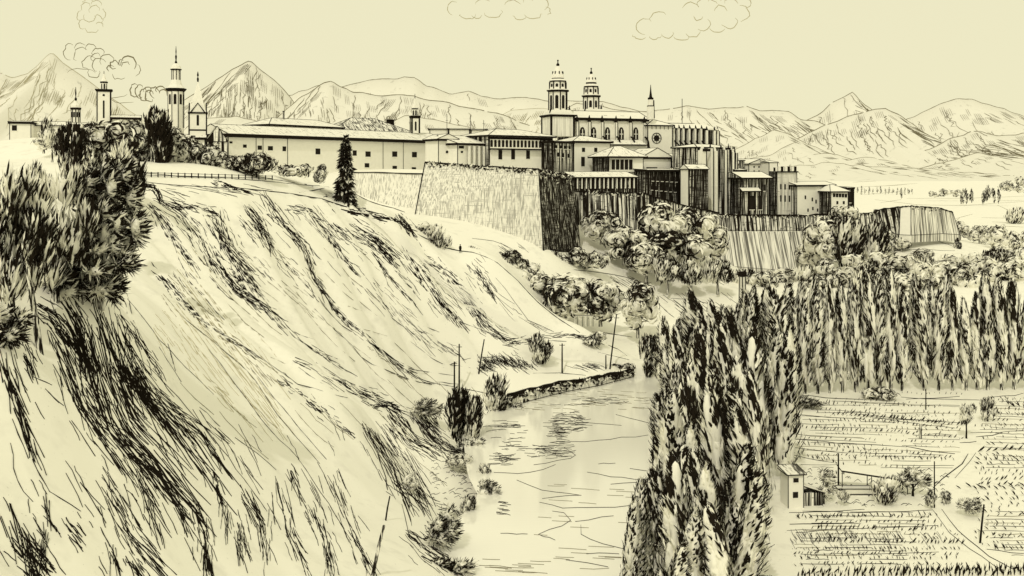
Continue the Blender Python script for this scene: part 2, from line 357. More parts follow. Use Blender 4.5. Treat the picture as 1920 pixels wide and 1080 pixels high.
# earth under the near trees
M.bundle([(60,575),(100,600),(130,640)], 40, 60, 40, 2.2); M.bundle([(110,560),(140,610),(165,680)], 50, 90, 50, 2.4); M.bundle([(20,600),(40,640),(60,690)], 40, 26, 36, 1.6); M.bundle([(230,590),(262,640),(300,700)], 18, 30, 36, 1.5)
M.bundle([(300,590),(370,690),(450,780)], 40, 34, 40, .8, MIST); M.bundle([(330,520),(420,640),(520,720)], 60, 30, 40, .8, SOFT); M.bundle([(500,500),(620,610),(760,690)], 70, 30, 44, .8, SOFT)
for i in range(60):
    x = rng.uniform(20, 640); y = rng.uniform(780, 1075); l = rng.uniform(20, 60); M.line([(x, y), (x+l*.35, y+l*.6), (x+l*.6, y+l*1.2)], rng.uniform(.7, 1.5), INK, wob=1)
for i in range(70):
    x = rng.uniform(280, 900); y = 350+max(0, x-640)*.55+rng.uniform(20, 190); l = rng.uniform(10, 34); M.line([(x, y), (x+l*.5, y+l*.6), (x+l*.9, y+l*1.1)], rng.uniform(.8, 1.9), INK, wob=1)
for i in range(90):
    x = rng.uniform(800, 905); y = 862+rng.uniform(0, 74); l = rng.uniform(5, 14); M.line([(x, y), (x+l*.5, y-l*.3), (x+l, y+rng.normal(0, 2))], rng.uniform(.9, 1.8), INK, wob=1.2)
M.bundle([(790,790),(840,860),(900,880)], 26, 40, 26, 1.4); M.bundle([(775,905),(800,940),(860,960)], 20, 30, 24, 1.4); M.area(760, 840, 770, 800, 40, 6, 10, 1.8); M.bundle([(850,960),(868,1000),(866,1060)], 14, 40, 24, 2.0)
# shoreline
for pts in [[(955,762),(945,770),(915,795),(903,808),(895,832),(903,870),(908,892),(930,934),(905,965),(872,990),(862,1005),(870,1040),(876,1078)]]:
    M.line(pts, 2.6, INK, wob=.8); M.bundle(pts, 10, 90, 18, 2.0, taper=False)
# crest line and terrace edges
M.line([(246,338),(300,345),(380,350),(450,353),(540,362),(600,372),(650,388),(720,402),(768,433),(800,448),(845,469),(890,474),(930,490),(965,520),(1000,560),(1045,596),(1088,624)], 3.2, INK, wob=.5)
M.line([(480,330),(560,344),(640,352),(700,380),(760,398)], 2.4); M.line([(560,362),(610,352),(650,356)], 2.6); M.line([(640,392),(690,405),(745,412),(765,405)], 4.5)
M.bundle([(655,395),(740,412),(765,425)], 12, 50, 22, 3.0); M.bundle([(250,345),(290,352),(300,372)], 14, 40, 18, 3.2); M.bundle([(395,338),(440,352),(462,360)], 8, 34, 16, 3.0); M.bundle([(610,360),(650,375)], 14, 24, 16, 2.4)
M.bundle([(745,400),(768,432)], 20, 40, 24, 2.6)
M.line([(240,323),(330,330),(430,334),(560,346),(640,352)], 2.4)
M.area(300, 470, 345, 362, 30, 30, 6, 1.2, INK)
# flats beside the river
for (hx, hy, rx_, ry_, n_a) in [(915,676,26,12,70),(945,672,34,14,110),(975,680,26,12,60),(905,688,20,7,30)]:
    for _ in range(n_a):
        x = hx+rng.normal(0, .45)*rx_; y = hy+rng.normal(0, .45)*ry_; M.line([(x, y), (x+4, y+5), (x+9, y+8)], 1.4, INK, wob=1.2)
M.bundle([(950,645),(1010,632),(1075,628),(1120,645)], 10, 60, 24, 1.8); M.area(1060, 1130, 680, 690, 26, 18, 6, 1.3)
M.line([(1085,622),(1140,625),(1185,632)], 2); M.line([(1095,640),(1150,650),(1175,668)], 1.6); M.line([(1120,660),(1180,675)], 1.4); M.line([(1000,700),(1055,699),(1100,704)], 1.3)
M.area(1180, 1370, 548, 585, 46, 18, 14, 1.2); M.area(1140, 1200, 515, 530, 26, 16, 10, 1.1); M.line([(1075,506),(1140,512),(1200,528)], 2.0); M.line([(1260,560),(1310,565),(1390,590)], 1.5)
M.line([(885,447),(930,452),(960,468)], 1.6); M.area(930, 975, 452, 470, 16, 14, 10, 1.2); M.line([(1345,500),(1420,507),(1500,512),(1560,505)], 1.8); M.area(1340, 1480, 505, 530, 26, 12, 8, 1.1)
# open ground around the right-hand wall and the far fields
M.line([(1640,470),(1700,468),(1790,470)], 1.8); M.line([(1690,436),(1740,446),(1790,462)], 1.8); M.area(1690, 1790, 478, 500, 40, 8, 12, 1.4); M.area(1800, 1860, 476, 490, 26, 8, 6, 1.2)
for pts in [[(1640,374),(1720,384),(1800,386),(1920,378)],[(1700,372),(1800,372),(1920,368)],[(1785,412),(1830,400),(1860,386)],[(1820,412),(1850,386)],[(1840,408),(1920,410)],[(1860,416),(1920,418)],[(1880,424),(1920,426)],[(1870,385),(1895,396),(1920,396)],[(1620,365),(1680,360),(1760,350),(1850,342)],[(1600,352),(1700,346),(1800,338)],[(1780,425),(1800,408)],[(1650,380),(1690,374)],[(1600,342),(1680,338),(1780,332)],[(1640,350),(1720,344)],[(1700,336),(1800,330),(1900,325)]]:
    M.line(pts, 1.3, SOFT, wob=.4)
tag(M.build('hillside_scrub'), 'dark dry scrub, cracks and gully streaks over the pale left slope', 'scrub', kind='stuff')

# ------------------------------------------------------------------ fields: furrows and crops
M = Marks()
for (x0, y0, x1, y1, w_) in [(1500,741,1620,750,3),(1560,752,1700,757,2),(1700,748,1800,744,2.4),(1690,746,1850,750,2),(1860,745,1920,738,2),(1480,776,1620,786,2),(1600,776,1810,794,2),(1620,780,1790,803,1.5),(1465,812,1620,822,1.8),(1470,822,1700,838,2),(1700,838,1790,852,3.2),(1470,836,1590,850,1.8),(1475,850,1560,868,1.6),
 (1480,962,1620,955,2),(1570,962,1750,956,2),(1480,983,1600,980,3),(1490,1000,1560,992,1.5),(1475,995,1760,985,1.2),(1500,1040,1760,1036,1),(1820,812,1920,808,1.6),(1830,820,1880,812,2.6),(1800,830,1830,828,2.4)]:
    M.line([(x0, y0), ((x0+x1)/2, (y0+y1)/2+1.5), (x1, y1)], w_, INK, wob=.8)
M.line([(1765,955),(1800,1000),(1850,1040),(1900,1068)], 2.6); M.line([(1750,958),(1790,1010),(1850,1050),(1885,1072)], 1.8); M.line([(1850,1030),(1890,1036),(1920,1038)], 1.8)
M.line([(1750,915),(1775,890),(1805,868),(1815,850)], 3.4); M.line([(1790,895),(1815,870),(1830,850)], 1.6)
y = 752.0
while y < 1060:
    if not (880 < y < 955):
        for (xa, xb) in ((1490, 1800-max(0, y-850)*.5), (1835+max(0, y-1000)*.8, 1920)):
            x = xa+rng.uniform(0, 40); sl = rng.uniform(0, .05)*(1 if y < 860 else .2)
            while x < xb-20:
                l = rng.uniform(30, 150); e = min(x+l, xb); M.line([(x, y+(x-xa)*sl), ((x+e)/2, y+((x+e)/2-xa)*sl+rng.normal(0, .8)), (e, y+(e-xa)*sl)], rng.uniform(.7, 1.7), INK if rng.random() < .7 else SOFT, wob=.5); x = e+rng.uniform(8, 90)
    y += rng.uniform(5, 10)
for i in range(120):
    x = rng.uniform(1510, 1780); y = rng.uniform(880, 950); l = rng.uniform(4, 12); M.line([(x, y), (x+l*.5, y-l*.4), (x+l, y+rng.normal(0, 2))], rng.uniform(.9, 2.2), INK, wob=1)
M.area(1480, 1600, 990, 1012, 60, 8, 14, 1.1); M.area(1600, 1760, 990, 1010, 34, 9, 14, .9)
tag(M.build('field_furrows'), 'thin dark furrows and ditches ruled across the pale fields', 'furrows', kind='stuff')

def blades(c, u, nrm, l, wd, base=.5):
    """leaf-shaped quads; all arguments are arrays"""
    s_ = np.cross(u, nrm); s_ /= np.linalg.norm(s_, axis=1)[:, None]+1e-9
    p0 = c-u*(l*.5)[:, None]; p2 = c+u*(l*.5)[:, None]; m_ = c-u*(l*.06)[:, None]+nrm*(l*.06)[:, None]
    v = np.stack([p0, m_+s_*(wd*.5)[:, None], p2, m_-s_*(wd*.5)[:, None]], 1)
    return v.reshape(-1, 3), np.arange(len(c)*4).reshape(-1, 4)
def blade_obj(name, c, u, nrm, l, wd, mats, mi, parent=None):
    v, f = blades(c, u, nrm, l, wd); return mesh_obj(name, v.tolist(), f.tolist(), mats, mi, parent)

# crops: rows of small leaning plants
c_, u_, l_ = [], [], []
def croprow(x0, y0, x1, y1, sp, hgt, lean, dens=1.0):
    n = int(abs(x1-x0)/sp)
    for i in range(n+1):
        if rng.random() > dens: continue
        t = (i+rng.uniform(-.25, .25))/max(n, 1); px = x0+(x1-x0)*t; py = y0+(y1-y0)*t+rng.normal(0, .8)
        Y = -49.2*F/(HZ-py); X = (px-960)*Y/F; h = hgt*Y/F*rng.uniform(.7, 1.25)
        d = Vector((lean+rng.normal(0, .2), rng.normal(0, .3), 1)).normalized()
        for k in range(2):
            dd = (d+Vector((rng.normal(0, .16), rng.normal(0, .16), 0))).normalized()
            c_.append((X+dd.x*h*.45, Y+dd.y*h*.45, -49.2+dd.z*h*.45)); u_.append(dd); l_.append(h)
for r in [(1560,776,1800,798,8,12,.9),(1600,786,1800,806,9,9,.9),(1490,765,1640,776,9,8,.5),(1620,768,1800,778,10,7,.4),(1480,800,1620,812,8,9,.4),(1640,808,1800,822,10,9,1),(1480,830,1640,846,9,9,-.4),(1560,845,1690,862,10,9,.5),(1480,848,1580,872,9,9,-.4),(1600,868,1700,880,10,8,.5),(1640,845,1780,858,10,8,.6),
 (1500,972,1760,966,11,11,-.7),(1485,1030,1760,1026,9,5,.2,.6),(1490,1044,1700,1042,11,8,-.6,.8),(1660,1036,1720,1034,9,10,-.4),(1490,1062,1760,1060,17,11,-.9),
 (1870,775,1920,780,9,9,-.6),(1830,770,1920,770,9,8,.3),(1830,800,1920,800,9,6,.3),(1830,848,1920,842,13,20,1.1),(1850,862,1920,866,9,10,-.5),(1840,884,1920,886,13,9,.2),(1800,916,1920,912,20,14,-1.6),(1830,938,1920,940,22,9,-1.5),(1850,962,1920,966,20,12,-1.5),(1850,985,1920,985,10,6,.6),(1830,1000,1920,1008,13,9,-1),(1840,1022,1920,1030,14,8,-1),(1890,760,1920,764,7,14,-.8),(1760,990,1830,1010,20,6,-.8),(1560,890,1580,890,9,9,0),(1500,755,1560,760,8,9,.3),
 (1500,1076,1920,1070,9,17,.4),(1495,1084,1920,1080,8,17,.1),(1700,1076,1920,1074,10,19,-.2),(1690,738,1800,740,9,5,.3),(1860,752,1920,748,9,5,.3)]: croprow(*r)
y = 748.0
while y < 1060:
    xl = 1500 if y < 800 else 1485; xr_ = 1800-max(0, (y-850))*.5 if y < 955 else 1760+max(0, y-960)*.9
    x0 = xl+rng.uniform(0, 60); x1 = min(xr_-rng.uniform(0, 50), 1800); h_ = 5+(y-740)*.012
    if not (865 < y < 960): croprow(x0, y+rng.uniform(-2, 2), x1, y+rng.uniform(0, 12 if y < 860 else 2), rng.uniform(7, 12), h_*rng.uniform(.8, 1.5), rng.choice([-.7, -.4, .5, .9]), rng.uniform(.6, 1))
    if y < 1030: croprow(max(1830, xr_+40)+rng.uniform(0, 10), y, 1920, y+rng.uniform(-4, 4), rng.uniform(8, 15), h_*rng.uniform(.9, 1.8), rng.choice([-1.2, -.7, .6, 1.0]), rng.uniform(.6, 1))
    y += rng.uniform(6.5, 12)
c_ = np.array(c_); u_ = np.array([tuple(a) for a in u_]); l_ = np.array(l_); nn = np.tile([[0.1, -1, .3]], (len(c_), 1))+rng.normal(0, .3, (len(c_), 3))
o = blade_obj('crop_plants', c_, u_, nn, l_, l_*.17, [LEAFD], np.zeros(len(c_)))
tag(o, 'rows of small dark crop plants across the pale fields', 'crops', kind='stuff')

# ripples on the water
M = Marks()
for pts in [[(1070,782),(1095,793),(1165,798)],[(1155,778),(1185,785),(1225,794)],[(1050,830),(1110,826),(1215,818)],[(1060,838),(1085,858),(1050,862),(1000,872)],[(925,885),(990,888),(1040,872)],[(970,900),(1020,920),(1090,927)],[(1100,886),(1160,896),(1215,900)],[(1145,908),(1190,904),(1215,912)],
 [(1010,942),(1060,952),(1130,952),(1225,944)],[(1015,936),(1050,930),(1090,928)],[(1035,958),(1065,962),(1070,980),(1010,1000)],[(1010,1002),(1040,1012)],[(1090,985),(1085,1000),(1120,1018),(1170,1028)],[(940,1000),(990,1002)],[(1100,1040),(1160,1036)],[(1060,1050),(1140,1062)],[(1080,978),(1150,966)],[(1180,878),(1215,884)],[(1120,870),(1150,868)]]:
    M.line(pts, 1.5, INK, wob=1.4)
for (hx, hy, rx_, ry_, n_a) in [(940,800,34,12,22),(1040,800,24,34,70),(1020,845,40,14,46),(935,860,26,10,30),(1075,790,14,24,24),(960,830,30,20,20),(1120,750,60,10,24)]:
    for _ in range(n_a):
        x = hx+rng.normal(0, .5)*rx_; y = hy+rng.normal(0, .5)*ry_; l_w = rng.uniform(8, 30); M.line([(x, y), (x+l_w*.5, y+rng.normal(0, 1)), (x+l_w, y+rng.normal(0, 1.2))], rng.uniform(.8, 1.7), INK, wob=.5)
M.area(960, 1210, 730, 770, 60, 20, 1.5, 1.0, SOFT)
M.area(880, 1000, 1045, 1075, 14, 40, 2, .8, SOFT); M.area(1000, 1230, 900, 1070, 30, 40, 2, .7, SOFT); M.area(930, 945, 940, 965, 16, 12, 1, 1.5)
tag(M.build('river_ripples', plane=-49.99, rise=.25), 'thin dark ripples on the calm pale river', 'ripples', kind='stuff')

# ------------------------------------------------------------------ mountains and far hills
def ridge(name, Y, pts, wline, mat, base=340, deep=.22, strokes=40, tone=SOFT, fall=1.0, hatches=()):
    """a real ridge: crest, spurs toward us, a slope behind"""
    p = np.array([(pts[0][0]-50, base+6)]+list(pts)+[(pts[-1][0]+50, base+6)], float); xs = np.arange(p[0, 0], p[-1, 0]+1, 6.0); ys = np.interp(xs, p[:, 0], p[:, 1])
    ys = ys+np.interp(xs, np.arange(p[0,0], p[-1,0]+30, 14), rng.normal(0, 1.0, len(np.arange(p[0,0], p[-1,0]+30, 14))))
    mb = MB(); rows = 9; V = []; X = (xs-960)*Y/F; Zc = (HZ-ys)*Y/F; zb = (HZ-base)*Y/F
    zb = min(zb, -60)
    for k in range(-3, rows):
        t = k/(rows-1)
        if k <= 0: yy = Y+abs(k)*Y*deep*.3; zz = Zc+(zb-Zc)*(abs(k)/3.0)**1.2
        else:
            spur = .06*np.sin(xs*.075+1.3*Y*.001)+.03*np.sin(xs*.19+2+Y)
            prof = t**.85*(1+spur*math.sin(math.pi*t)*1.3); zz = Zc+(zb-Zc)*np.clip(prof, 0, 1.05); yy = Y-t*Y*deep
        V.append(np.stack([X, np.full_like(X, yy), zz], -1))
    V = np.array(V); R, C = V.shape[:2]
    id_ = np.arange(R*C).reshape(R, C); fq = np.stack([id_[1:, :-1], id_[1:, 1:], id_[:-1, 1:], id_[:-1, :-1]], -1).reshape(-1, 4)
    mb.poly(V.reshape(-1, 3), fq.tolist(), mat)
    # crest line, broken and of uneven weight
    cr = V[3]; i = 0
    while i < C-2:
        n = int(rng.integers(5, 16)); j = min(i+n, C-1)
        pp = [Vector(a)+Vector((0, 0, wline*.2*Y/F)) for a in cr[i:j+1]]
        mb.tube(pp, [wline*.5*Y/F*rng.uniform(.55, 1.15) for _ in pp], tone); i = j if rng.random() < .8 else j+1
    # creases down the spurs
    for _ in range(int(strokes*1.7)):
        a = int(rng.integers(1, C-2)); k0 = 3+float(rng.uniform(0, 3.2)); ln = rng.uniform(.5, 2.0); dr = (1 if cr[min(a+3, C-1), 2] < cr[max(a-3, 0), 2] else -1)*rng.uniform(.4, 2.2); pp = []; wb = rng.normal(0, .5, 7)
        for q_i, s_ in enumerate(np.linspace(0, 1, 7)):
            kk = min(k0+ln*s_**1.3, R-1.01); aa = min(max(a+dr*ln*s_*1.1+wb[q_i]*.7, 0), C-1.01); i0, j0 = int(kk), int(aa); fk, fa = kk-i0, aa-j0
            q_ = V[i0, j0]*(1-fk)*(1-fa)+V[i0+1, j0]*fk*(1-fa)+V[i0, j0+1]*(1-fk)*fa+V[i0+1, j0+1]*fk*fa
            pp.append(Vector(q_)+Vector((0, -2, wline*.25*Y/F)))
        mb.tube(pp, [.3*wline*Y/F*x for x in (.2, .8, 1, .5, 1, .7, .2)], tone)
    for (hx0, hx1, d0, d1, n) in hatches:        # scrubby patches: crest offset in rows
        for _ in range(n):
            aa = (rng.uniform(hx0, hx1)-p[0, 0])/6.0
            if aa < 0 or aa > C-3: continue
            kk = 3+rng.uniform(d0, d1)*(R-4.2); pp = []
            for s_ in (0, .5, 1):
                k2 = min(kk+.55*s_, R-1.01); a2 = aa+1.2*s_; i0, j0 = int(k2), int(min(a2, C-2)); fk, fa = k2-i0, min(a2-j0, 1)
                q_ = V[i0, j0]*(1-fk)*(1-fa)+V[i0+1, j0]*fk*(1-fa)+V[i0, j0+1]*(1-fk)*fa+V[i0+1, j0+1]*fk*fa
                pp.append(Vector(q_)+Vector((0, -2, .2*Y/F)))
            mb.tube(pp, [.3*Y/F, .5*Y/F, .25*Y/F], tone)
    for _ in range(int(strokes*1.3)):           # short hatching under the crest, leaning with the slope
        a = int(rng.integers(2, C-3)); k0 = 3+rng.uniform(.1, 1.6); sg = 1 if cr[min(a+3, C-1), 2] < cr[max(a-3, 0), 2] else -1
        for m_ in range(int(rng.integers(2, 6))):
            aa = min(max(a+m_*.55, 0), C-3); pp = []
            for s_ in (0, .5, 1):
                kk = min(k0+s_*.55, R-1.01); a2 = min(max(aa+sg*s_*1.0, 0), C-2.01); i0, j0 = int(kk), int(a2); fk, fa = kk-i0, a2-j0
                q_ = V[i0, j0]*(1-fk)*(1-fa)+V[i0+1, j0]*fk*(1-fa)+V[i0, j0+1]*(1-fk)*fa+V[i0+1, j0+1]*fk*fa
                pp.append(Vector(q_)+Vector((0, -2, .2*Y/F)))
            mb.tube(pp, [.15*Y/F, .30*Y/F, .15*Y/F], tone, 3)
    return tag(mb.build(name, smooth=True), kind='structure')
ridge('mountain_range', 9800, [(430,215),(520,185),(600,160),(640,165),(690,150),(740,147),(775,144),(795,158),(845,178),(880,170),(905,182),(935,185),(985,183),(1040,190),(1130,190),(1180,205),(1240,215),(1300,220),(1400,230)], 1.5, MOUNT, tone=SOFT, strokes=16)
ridge('mountain_peak', 8000, [(-60,170),(0,137),(20,145),(50,140),(75,118),(90,105),(97,100),(104,105),(118,118),(150,140),(190,170),(230,200),(290,240),(330,270)], 1.4, MOUNT, tone=MIST, strokes=70)
ridge('mountain_summit', 7600, [(300,215),(350,185),(400,155),(435,130),(456,120),(464,115),(473,119),(482,127),(505,145),(530,165),(550,190),(560,230),(640,280)], 1.8, MOUNT, tone=SOFT, strokes=70, hatches=[(420,545,.15,.75,260)])
ridge('hills', 6600, [(490,248),(520,222),(560,185),(605,158),(622,154),(660,172),(720,180),(760,178),(800,186),(840,193),(880,204),(930,212),(960,222),(1000,238),(1040,250),(1100,270)], 2.0, MOUNT, tone=SOFT, strokes=60, hatches=[(690,780,.2,.45,60),(540,640,.1,.5,60)])
ridge('hill', 8300, [(1000,215),(1060,205),(1080,192),(1100,196),(1160,206),(1200,212),(1240,206),(1290,200),(1330,205),(1400,200),(1425,208),(1450,206),(1480,210),(1500,224),(1530,228),(1560,240),(1640,260)], 1.7, MOUNT, tone=SOFT, strokes=46, hatches=[(1310,1500,.1,.5,90)])
ridge('conical_peak', 8800, [(1480,240),(1530,218),(1560,193),(1588,179),(1598,174),(1606,180),(1620,195),(1640,208),(1660,214),(1740,240)], 1.7, MOUNT, tone=SOFT, strokes=34, hatches=[(1570,1650,.1,.5,90)])
ridge('hill', 7000, [(1440,300),(1490,262),(1540,238),(1600,215),(1640,206),(1660,204),(1690,218),(1720,240),(1750,268),(1800,300)], 2.0, MOUNT, tone=SOFT, strokes=54, hatches=[(1660,1740,.1,.7,80)])
ridge('hill', 8600, [(1680,232),(1720,216),(1760,196),(1790,186),(1820,185),(1850,195),(1890,208),(1920,218),(1990,240)], 1.5, MOUNT, tone=SOFT, strokes=26)
ridge('hill', 6200, [(1690,292),(1740,282),(1780,262),(1815,248),(1840,246),(1870,256),(1920,250),(1990,260)], 1.8, MOUNT, tone=SOFT, strokes=44, hatches=[(1740,1850,.2,.5,120)])
ridge('hill', 5200, [(1720,318),(1790,300),(1830,286),(1850,287),(1880,300),(1900,318),(1940,330)], 1.6, MOUNT, tone=SOFT, strokes=14, base=335)
ridge('hill', 5600, [(1340,300),(1400,270),(1450,244),(1480,252),(1520,275),(1600,300),(1700,318)], 1.4, MOUNT, tone=SOFT, strokes=14, base=335)
ridge('hill', 4600, [(1360,310),(1440,292),(1490,268),(1500,278),(1520,290),(1560,288),(1580,300),(1640,296),(1680,306),(1760,325)], 1.3, MOUNT, tone=SOFT, strokes=18, base=338)
ridge('hill', 3800, [(1380,330),(1480,312),(1560,305),(1640,312),(1720,316),(1800,322),(1900,330)], 1.2, MOUNT, tone=SOFT, strokes=20, base=340)
ridge('hill', 5600, [(640,270),(720,240),(760,215),(800,222),(860,236),(940,250),(1030,262),(1090,280)], 1.4, MOUNT, tone=SOFT, strokes=30, base=335)
ridge('hill', 6900, [(900,240),(960,205),(1010,204),(1060,205),(1110,215),(1150,230)], 1.1, MOUNT, tone=MIST, strokes=40, base=335)
ridge('hill', 5000, [(370,225),(440,218),(500,232),(560,248),(640,270)], 1.4, MOUNT, tone=SOFT, strokes=10, base=335)
# ------------------------------------------------------------------ buildings
class Frame:
    """local frame of a facade: u runs along it, v goes inward, z up; origin at the left end"""
    def __init__(s, p0, p1):
        s.Y0, s.Y1 = p0[1], p1[1]
        a = Vector(((p0[0]-960)*p0[1]/F, p0[1], 0)); b = Vector(((p1[0]-960)*p1[1]/F, p1[1], 0))
        s.a = a; d = b-a; s.L = d.length; s.d = d/s.L; s.n = Vector((-s.d.y, s.d.x, 0)); s.rz = math.atan2(s.d.y, s.d.x)
    def hit(s, px, py, v=0.0):
        r = Vector(((px-960)/F, 1, (HZ-py)/F)); o = s.a+s.n*v
        t = o.dot(s.n)/r.dot(s.n); p = r*t; return (p-o).dot(s.d), p.z, t
    def obj(s, name, z=0): return empty(name, (s.a.x, s.a.y, z), s.rz)

def roof_mesh(mb, L, D, ze, zr, kind, o, t, rm, wm, fasc_shade=None):
    fasc_shade = fasc_shade or INK
    x0, x1, y0, y1 = -o, L+o, -o, D+o
    mb.box(x0, x1, y0, y1, ze, ze+t, [fasc_shade, rm, fasc_shade, fasc_shade, fasc_shade, fasc_shade])  # black fascia doubles as the painted shadow line under the eave
    z = ze+t+.004
    b = [(x0, y0, z), (x1, y0, z), (x1, y1, z), (x0, y1, z)]
    if kind == 'gable':
        ym = (y0+y1)/2; p = b+[(x0, ym, zr), (x1, ym, zr)]; f = [(0, 1, 5, 4), (2, 3, 4, 5), (0, 4, 3), (1, 2, 5)]; m = [rm, rm, wm, wm]; e = [(4, 5), (0, 4), (3, 4), (1, 5), (2, 5)]
    elif kind == 'gable_front':
        xm = (x0+x1)/2; p = b+[(xm, y0, zr), (xm, y1, zr)]; f = [(0, 4, 5, 3), (1, 2, 5, 4), (0, 1, 4), (2, 3, 5)]; m = [rm, rm, wm, wm]; e = [(0, 4), (1, 4), (4, 5), (3, 5), (2, 5)]
    elif kind == 'hip':
        ym = (y0+y1)/2; i = min((y1-y0)/2, (x1-x0)*.42); p = b+[(x0+i, ym, zr), (x1-i, ym, zr)]; f = [(0, 1, 5, 4), (2, 3, 4, 5), (0, 4, 3), (1, 2, 5)]; m = [rm]*4; e = [(0, 4), (1, 5), (4, 5), (2, 5), (3, 4)]
    elif kind == 'pyr':
        p = b+[((x0+x1)/2, (y0+y1)/2, zr)]; f = [(0, 1, 4), (1, 2, 4), (2, 3, 4), (3, 0, 4)]; m = [rm]*4; e = [(0, 4), (1, 4), (2, 4), (3, 4)]
    elif kind == 'shed':
        p = b+[(x0, y1, zr), (x1, y1, zr)]; f = [(0, 1, 5, 4), (3, 0, 4), (1, 2, 5), (2, 3, 4, 5)]; m = [rm, wm, wm, wm]; e = [(0, 4), (1, 5), (4, 5)]
    else: return
    mb.poly(p, f, m)
    for i, j in e: mb.tube([p[i], p[j]], mb.lr, INK)

def arch_panel(mb, u, z, w_, h, v0, v1, mat, n=5, pointed=True):
    """a slab with an arched head, standing between v0 and v1"""
    hw = w_/2; r = []
    for k in range(n+1):
        t = k/n; 
        if pointed: r.append((hw*(1-t)**.75, h-hw*1.3+hw*1.3*math.sin(t*math.pi/2)))
        else: r.append((hw*math.cos(t*math.pi/2), h-hw+hw*math.sin(t*math.pi/2)))
    out = [(-hw, 0), (hw, 0)]+r+[(-a, b) for a, b in r[::-1][1:]]
    m = len(out); p = [(u+a, v0, z+b) for a, b in out]+[(u+a, v1, z+b) for a, b in out]
    mb.poly(p, [tuple(range(m)), tuple(range(2*m-1, m-1, -1))]+[((i+1) % m, i, m+i, m+(i+1) % m) for i in range(m)], mat)

def building(name, label, p0, p1, depth, base, eave, rdg, roof='gable', wins=(), front=None, end=None, rm=None, over=.8, fasc_shade=.75, cat='house', group=None, lw=1.5, zb=None, arched=False, extra=None, wframe=True):
    f = Frame(p0, p1); Y = f.Y0; front = front or PAPER; end = end or front; rm = rm or TILE
    ze = (HZ-eave)*Y/F; z0 = (HZ-base)*Y/F-1.5 if zb is None else zb; L, D = f.L, depth
    Ym = (f.Y0+f.Y1)/2+D/2; zr = (HZ-rdg)*Ym/F if rdg is not None else ze
    root = f.obj(name, 0); tag(root, label, cat, group)
    r = lw*.5*Y/F
    mb = MB(); mb.lr = r
    mb.box(0, L, 0, D, z0, ze, [front, front, front, end, end, end])  # end walls given dark hatch carry their shade in the colour
    for (x, y) in ((0, 0), (L, 0), (L, D)): mb.tube([(x, y, z0), (x, y, ze)], r, INK)
    mb.build('wall', root)
    if roof:
        mb = MB(); mb.lr = r; roof_mesh(mb, L, D, ze, zr, roof, over, fasc_shade, rm, front); mb.build('roof', root)
    for w_ in wins:
        px, py, wp, hp = w_[:4]; u, z, t = f.hit(px, py); ww = wp*t/F/max(abs(f.d.x), .3); hh = hp*t/F
        m2 = MB(); 
        if arched: arch_panel(m2, u, z-hh/2, ww, hh, -.06, .05, GLASS, pointed=(arched == 'pointed'))
        else: m2.box(u-ww/2, u+ww/2, -.06, .05, z-hh/2, z+hh/2, GLASS)
        if wframe and wp > 3: m2.box(u-ww*.62, u+ww*.62, -.16, .04, z-hh/2-.22, z-hh/2-.004, PAPER)
        m2.build('window', root)
    if extra: extra(root, f, ze, z0, zr)
    return root
def lower_roof(root, f, ze):
    mb = MB(); L = f.L; mb.poly([(-1.2, -1.8, ze-4.4), (L*.62, -1.8, ze-4.4), (L*.62, -.02, ze-3.2), (-1.2, -.02, ze-3.2), (-1.2, -1.8, ze-4.8), (L*.62, -1.8, ze-4.8), (L*.62, -.02, ze-4.8), (-1.2, -.02, ze-4.8)], [(0, 1, 2, 3), (4, 5, 1, 0), (5, 6, 2, 1), (7, 4, 0, 3), (7, 6, 5, 4), (6, 7, 3, 2)], [PAPER, INK, INK, INK, INK, INK]); mb.build('lower_roof', root)
def wins_line(x0, y0, x1, y1, n, w_, h): return [(x0+(x1-x0)*i/max(n-1, 1), y0+(y1-y0)*i/max(n-1, 1), w_, h) for i in range(n)]

def chimney_part(root, u, v, z, w_, h, mat=None):
    mb = MB(); mb.box(u-w_/2, u+w_/2, v-w_/2, v+w_/2, z, z+h, mat or MIDW); mb.box(u-w_*.65, u+w_*.65, v-w_*.65, v+w_*.65, z+h+.004, z+h+.35, INK); mb.build('chimney', root)

# long convent building with the low eaves
def ex_long(root, f, ze, z0, zr):
    for px in (480, 493, 539, 718, 756, 798): 
        mb = MB(); u = f.hit(px, 285)[0]; mb.tube([(u, -.08, z0), (u, -.08, ze)], .09, INK); mb.build('drainpipe', root)
building('long_building', 'long low white building with tiled roof and a row of small square windows', (428, 315), (830, 398), 15, 322, 257, 243, 'gable',
 [(433,267,4,4),(459,274,5,6),(487,277,6,8),(507,278,7,8),(533,279,5,9),(596,284,7,11),(665,287,6,10),(690,289,8,10),(740,289,8,10),(777,290,8,10),(815,289,8,9),(688,310,7,8),(740,315,7,8),(776,317,7,7)], over=1.2, fasc_shade=1.15, cat='building', extra=ex_long, zb=-3)
building('arcaded_building', 'pale upper building with an arcade of small arches under a flat tiled roof', (505, 366), (642, 396), 14, 262, 236, 224, 'hip', [(513+i*15.5, 243+i*.4, 9, 9) for i in range(8)], cat='building', arched='round', wframe=False, extra=lambda root, f, ze, z0, zr: chimney_part(root, 12, 6, zr-1.5, .5, 4), zb=2)
building('hall', 'hall with a broad hipped tile roof rising behind the long white building', (622, 412), (775, 430), 26, 262, 250, 222, 'hip', (), rm=TILED, cat='building', over=1, zb=2, extra=lambda root, f, ze, z0, zr: chimney_part(root, f.L*.82, 10, zr-3.2, 2.6, 2.4, INK))
building('gabled_house', 'small white house with a front gable and two attic windows', (822, 352), (856, 356), 10, 318, 264, 252, 'gable_front', [(832,262,3,4),(839,262,3,4),(838,285,4,5)], zb=-4)
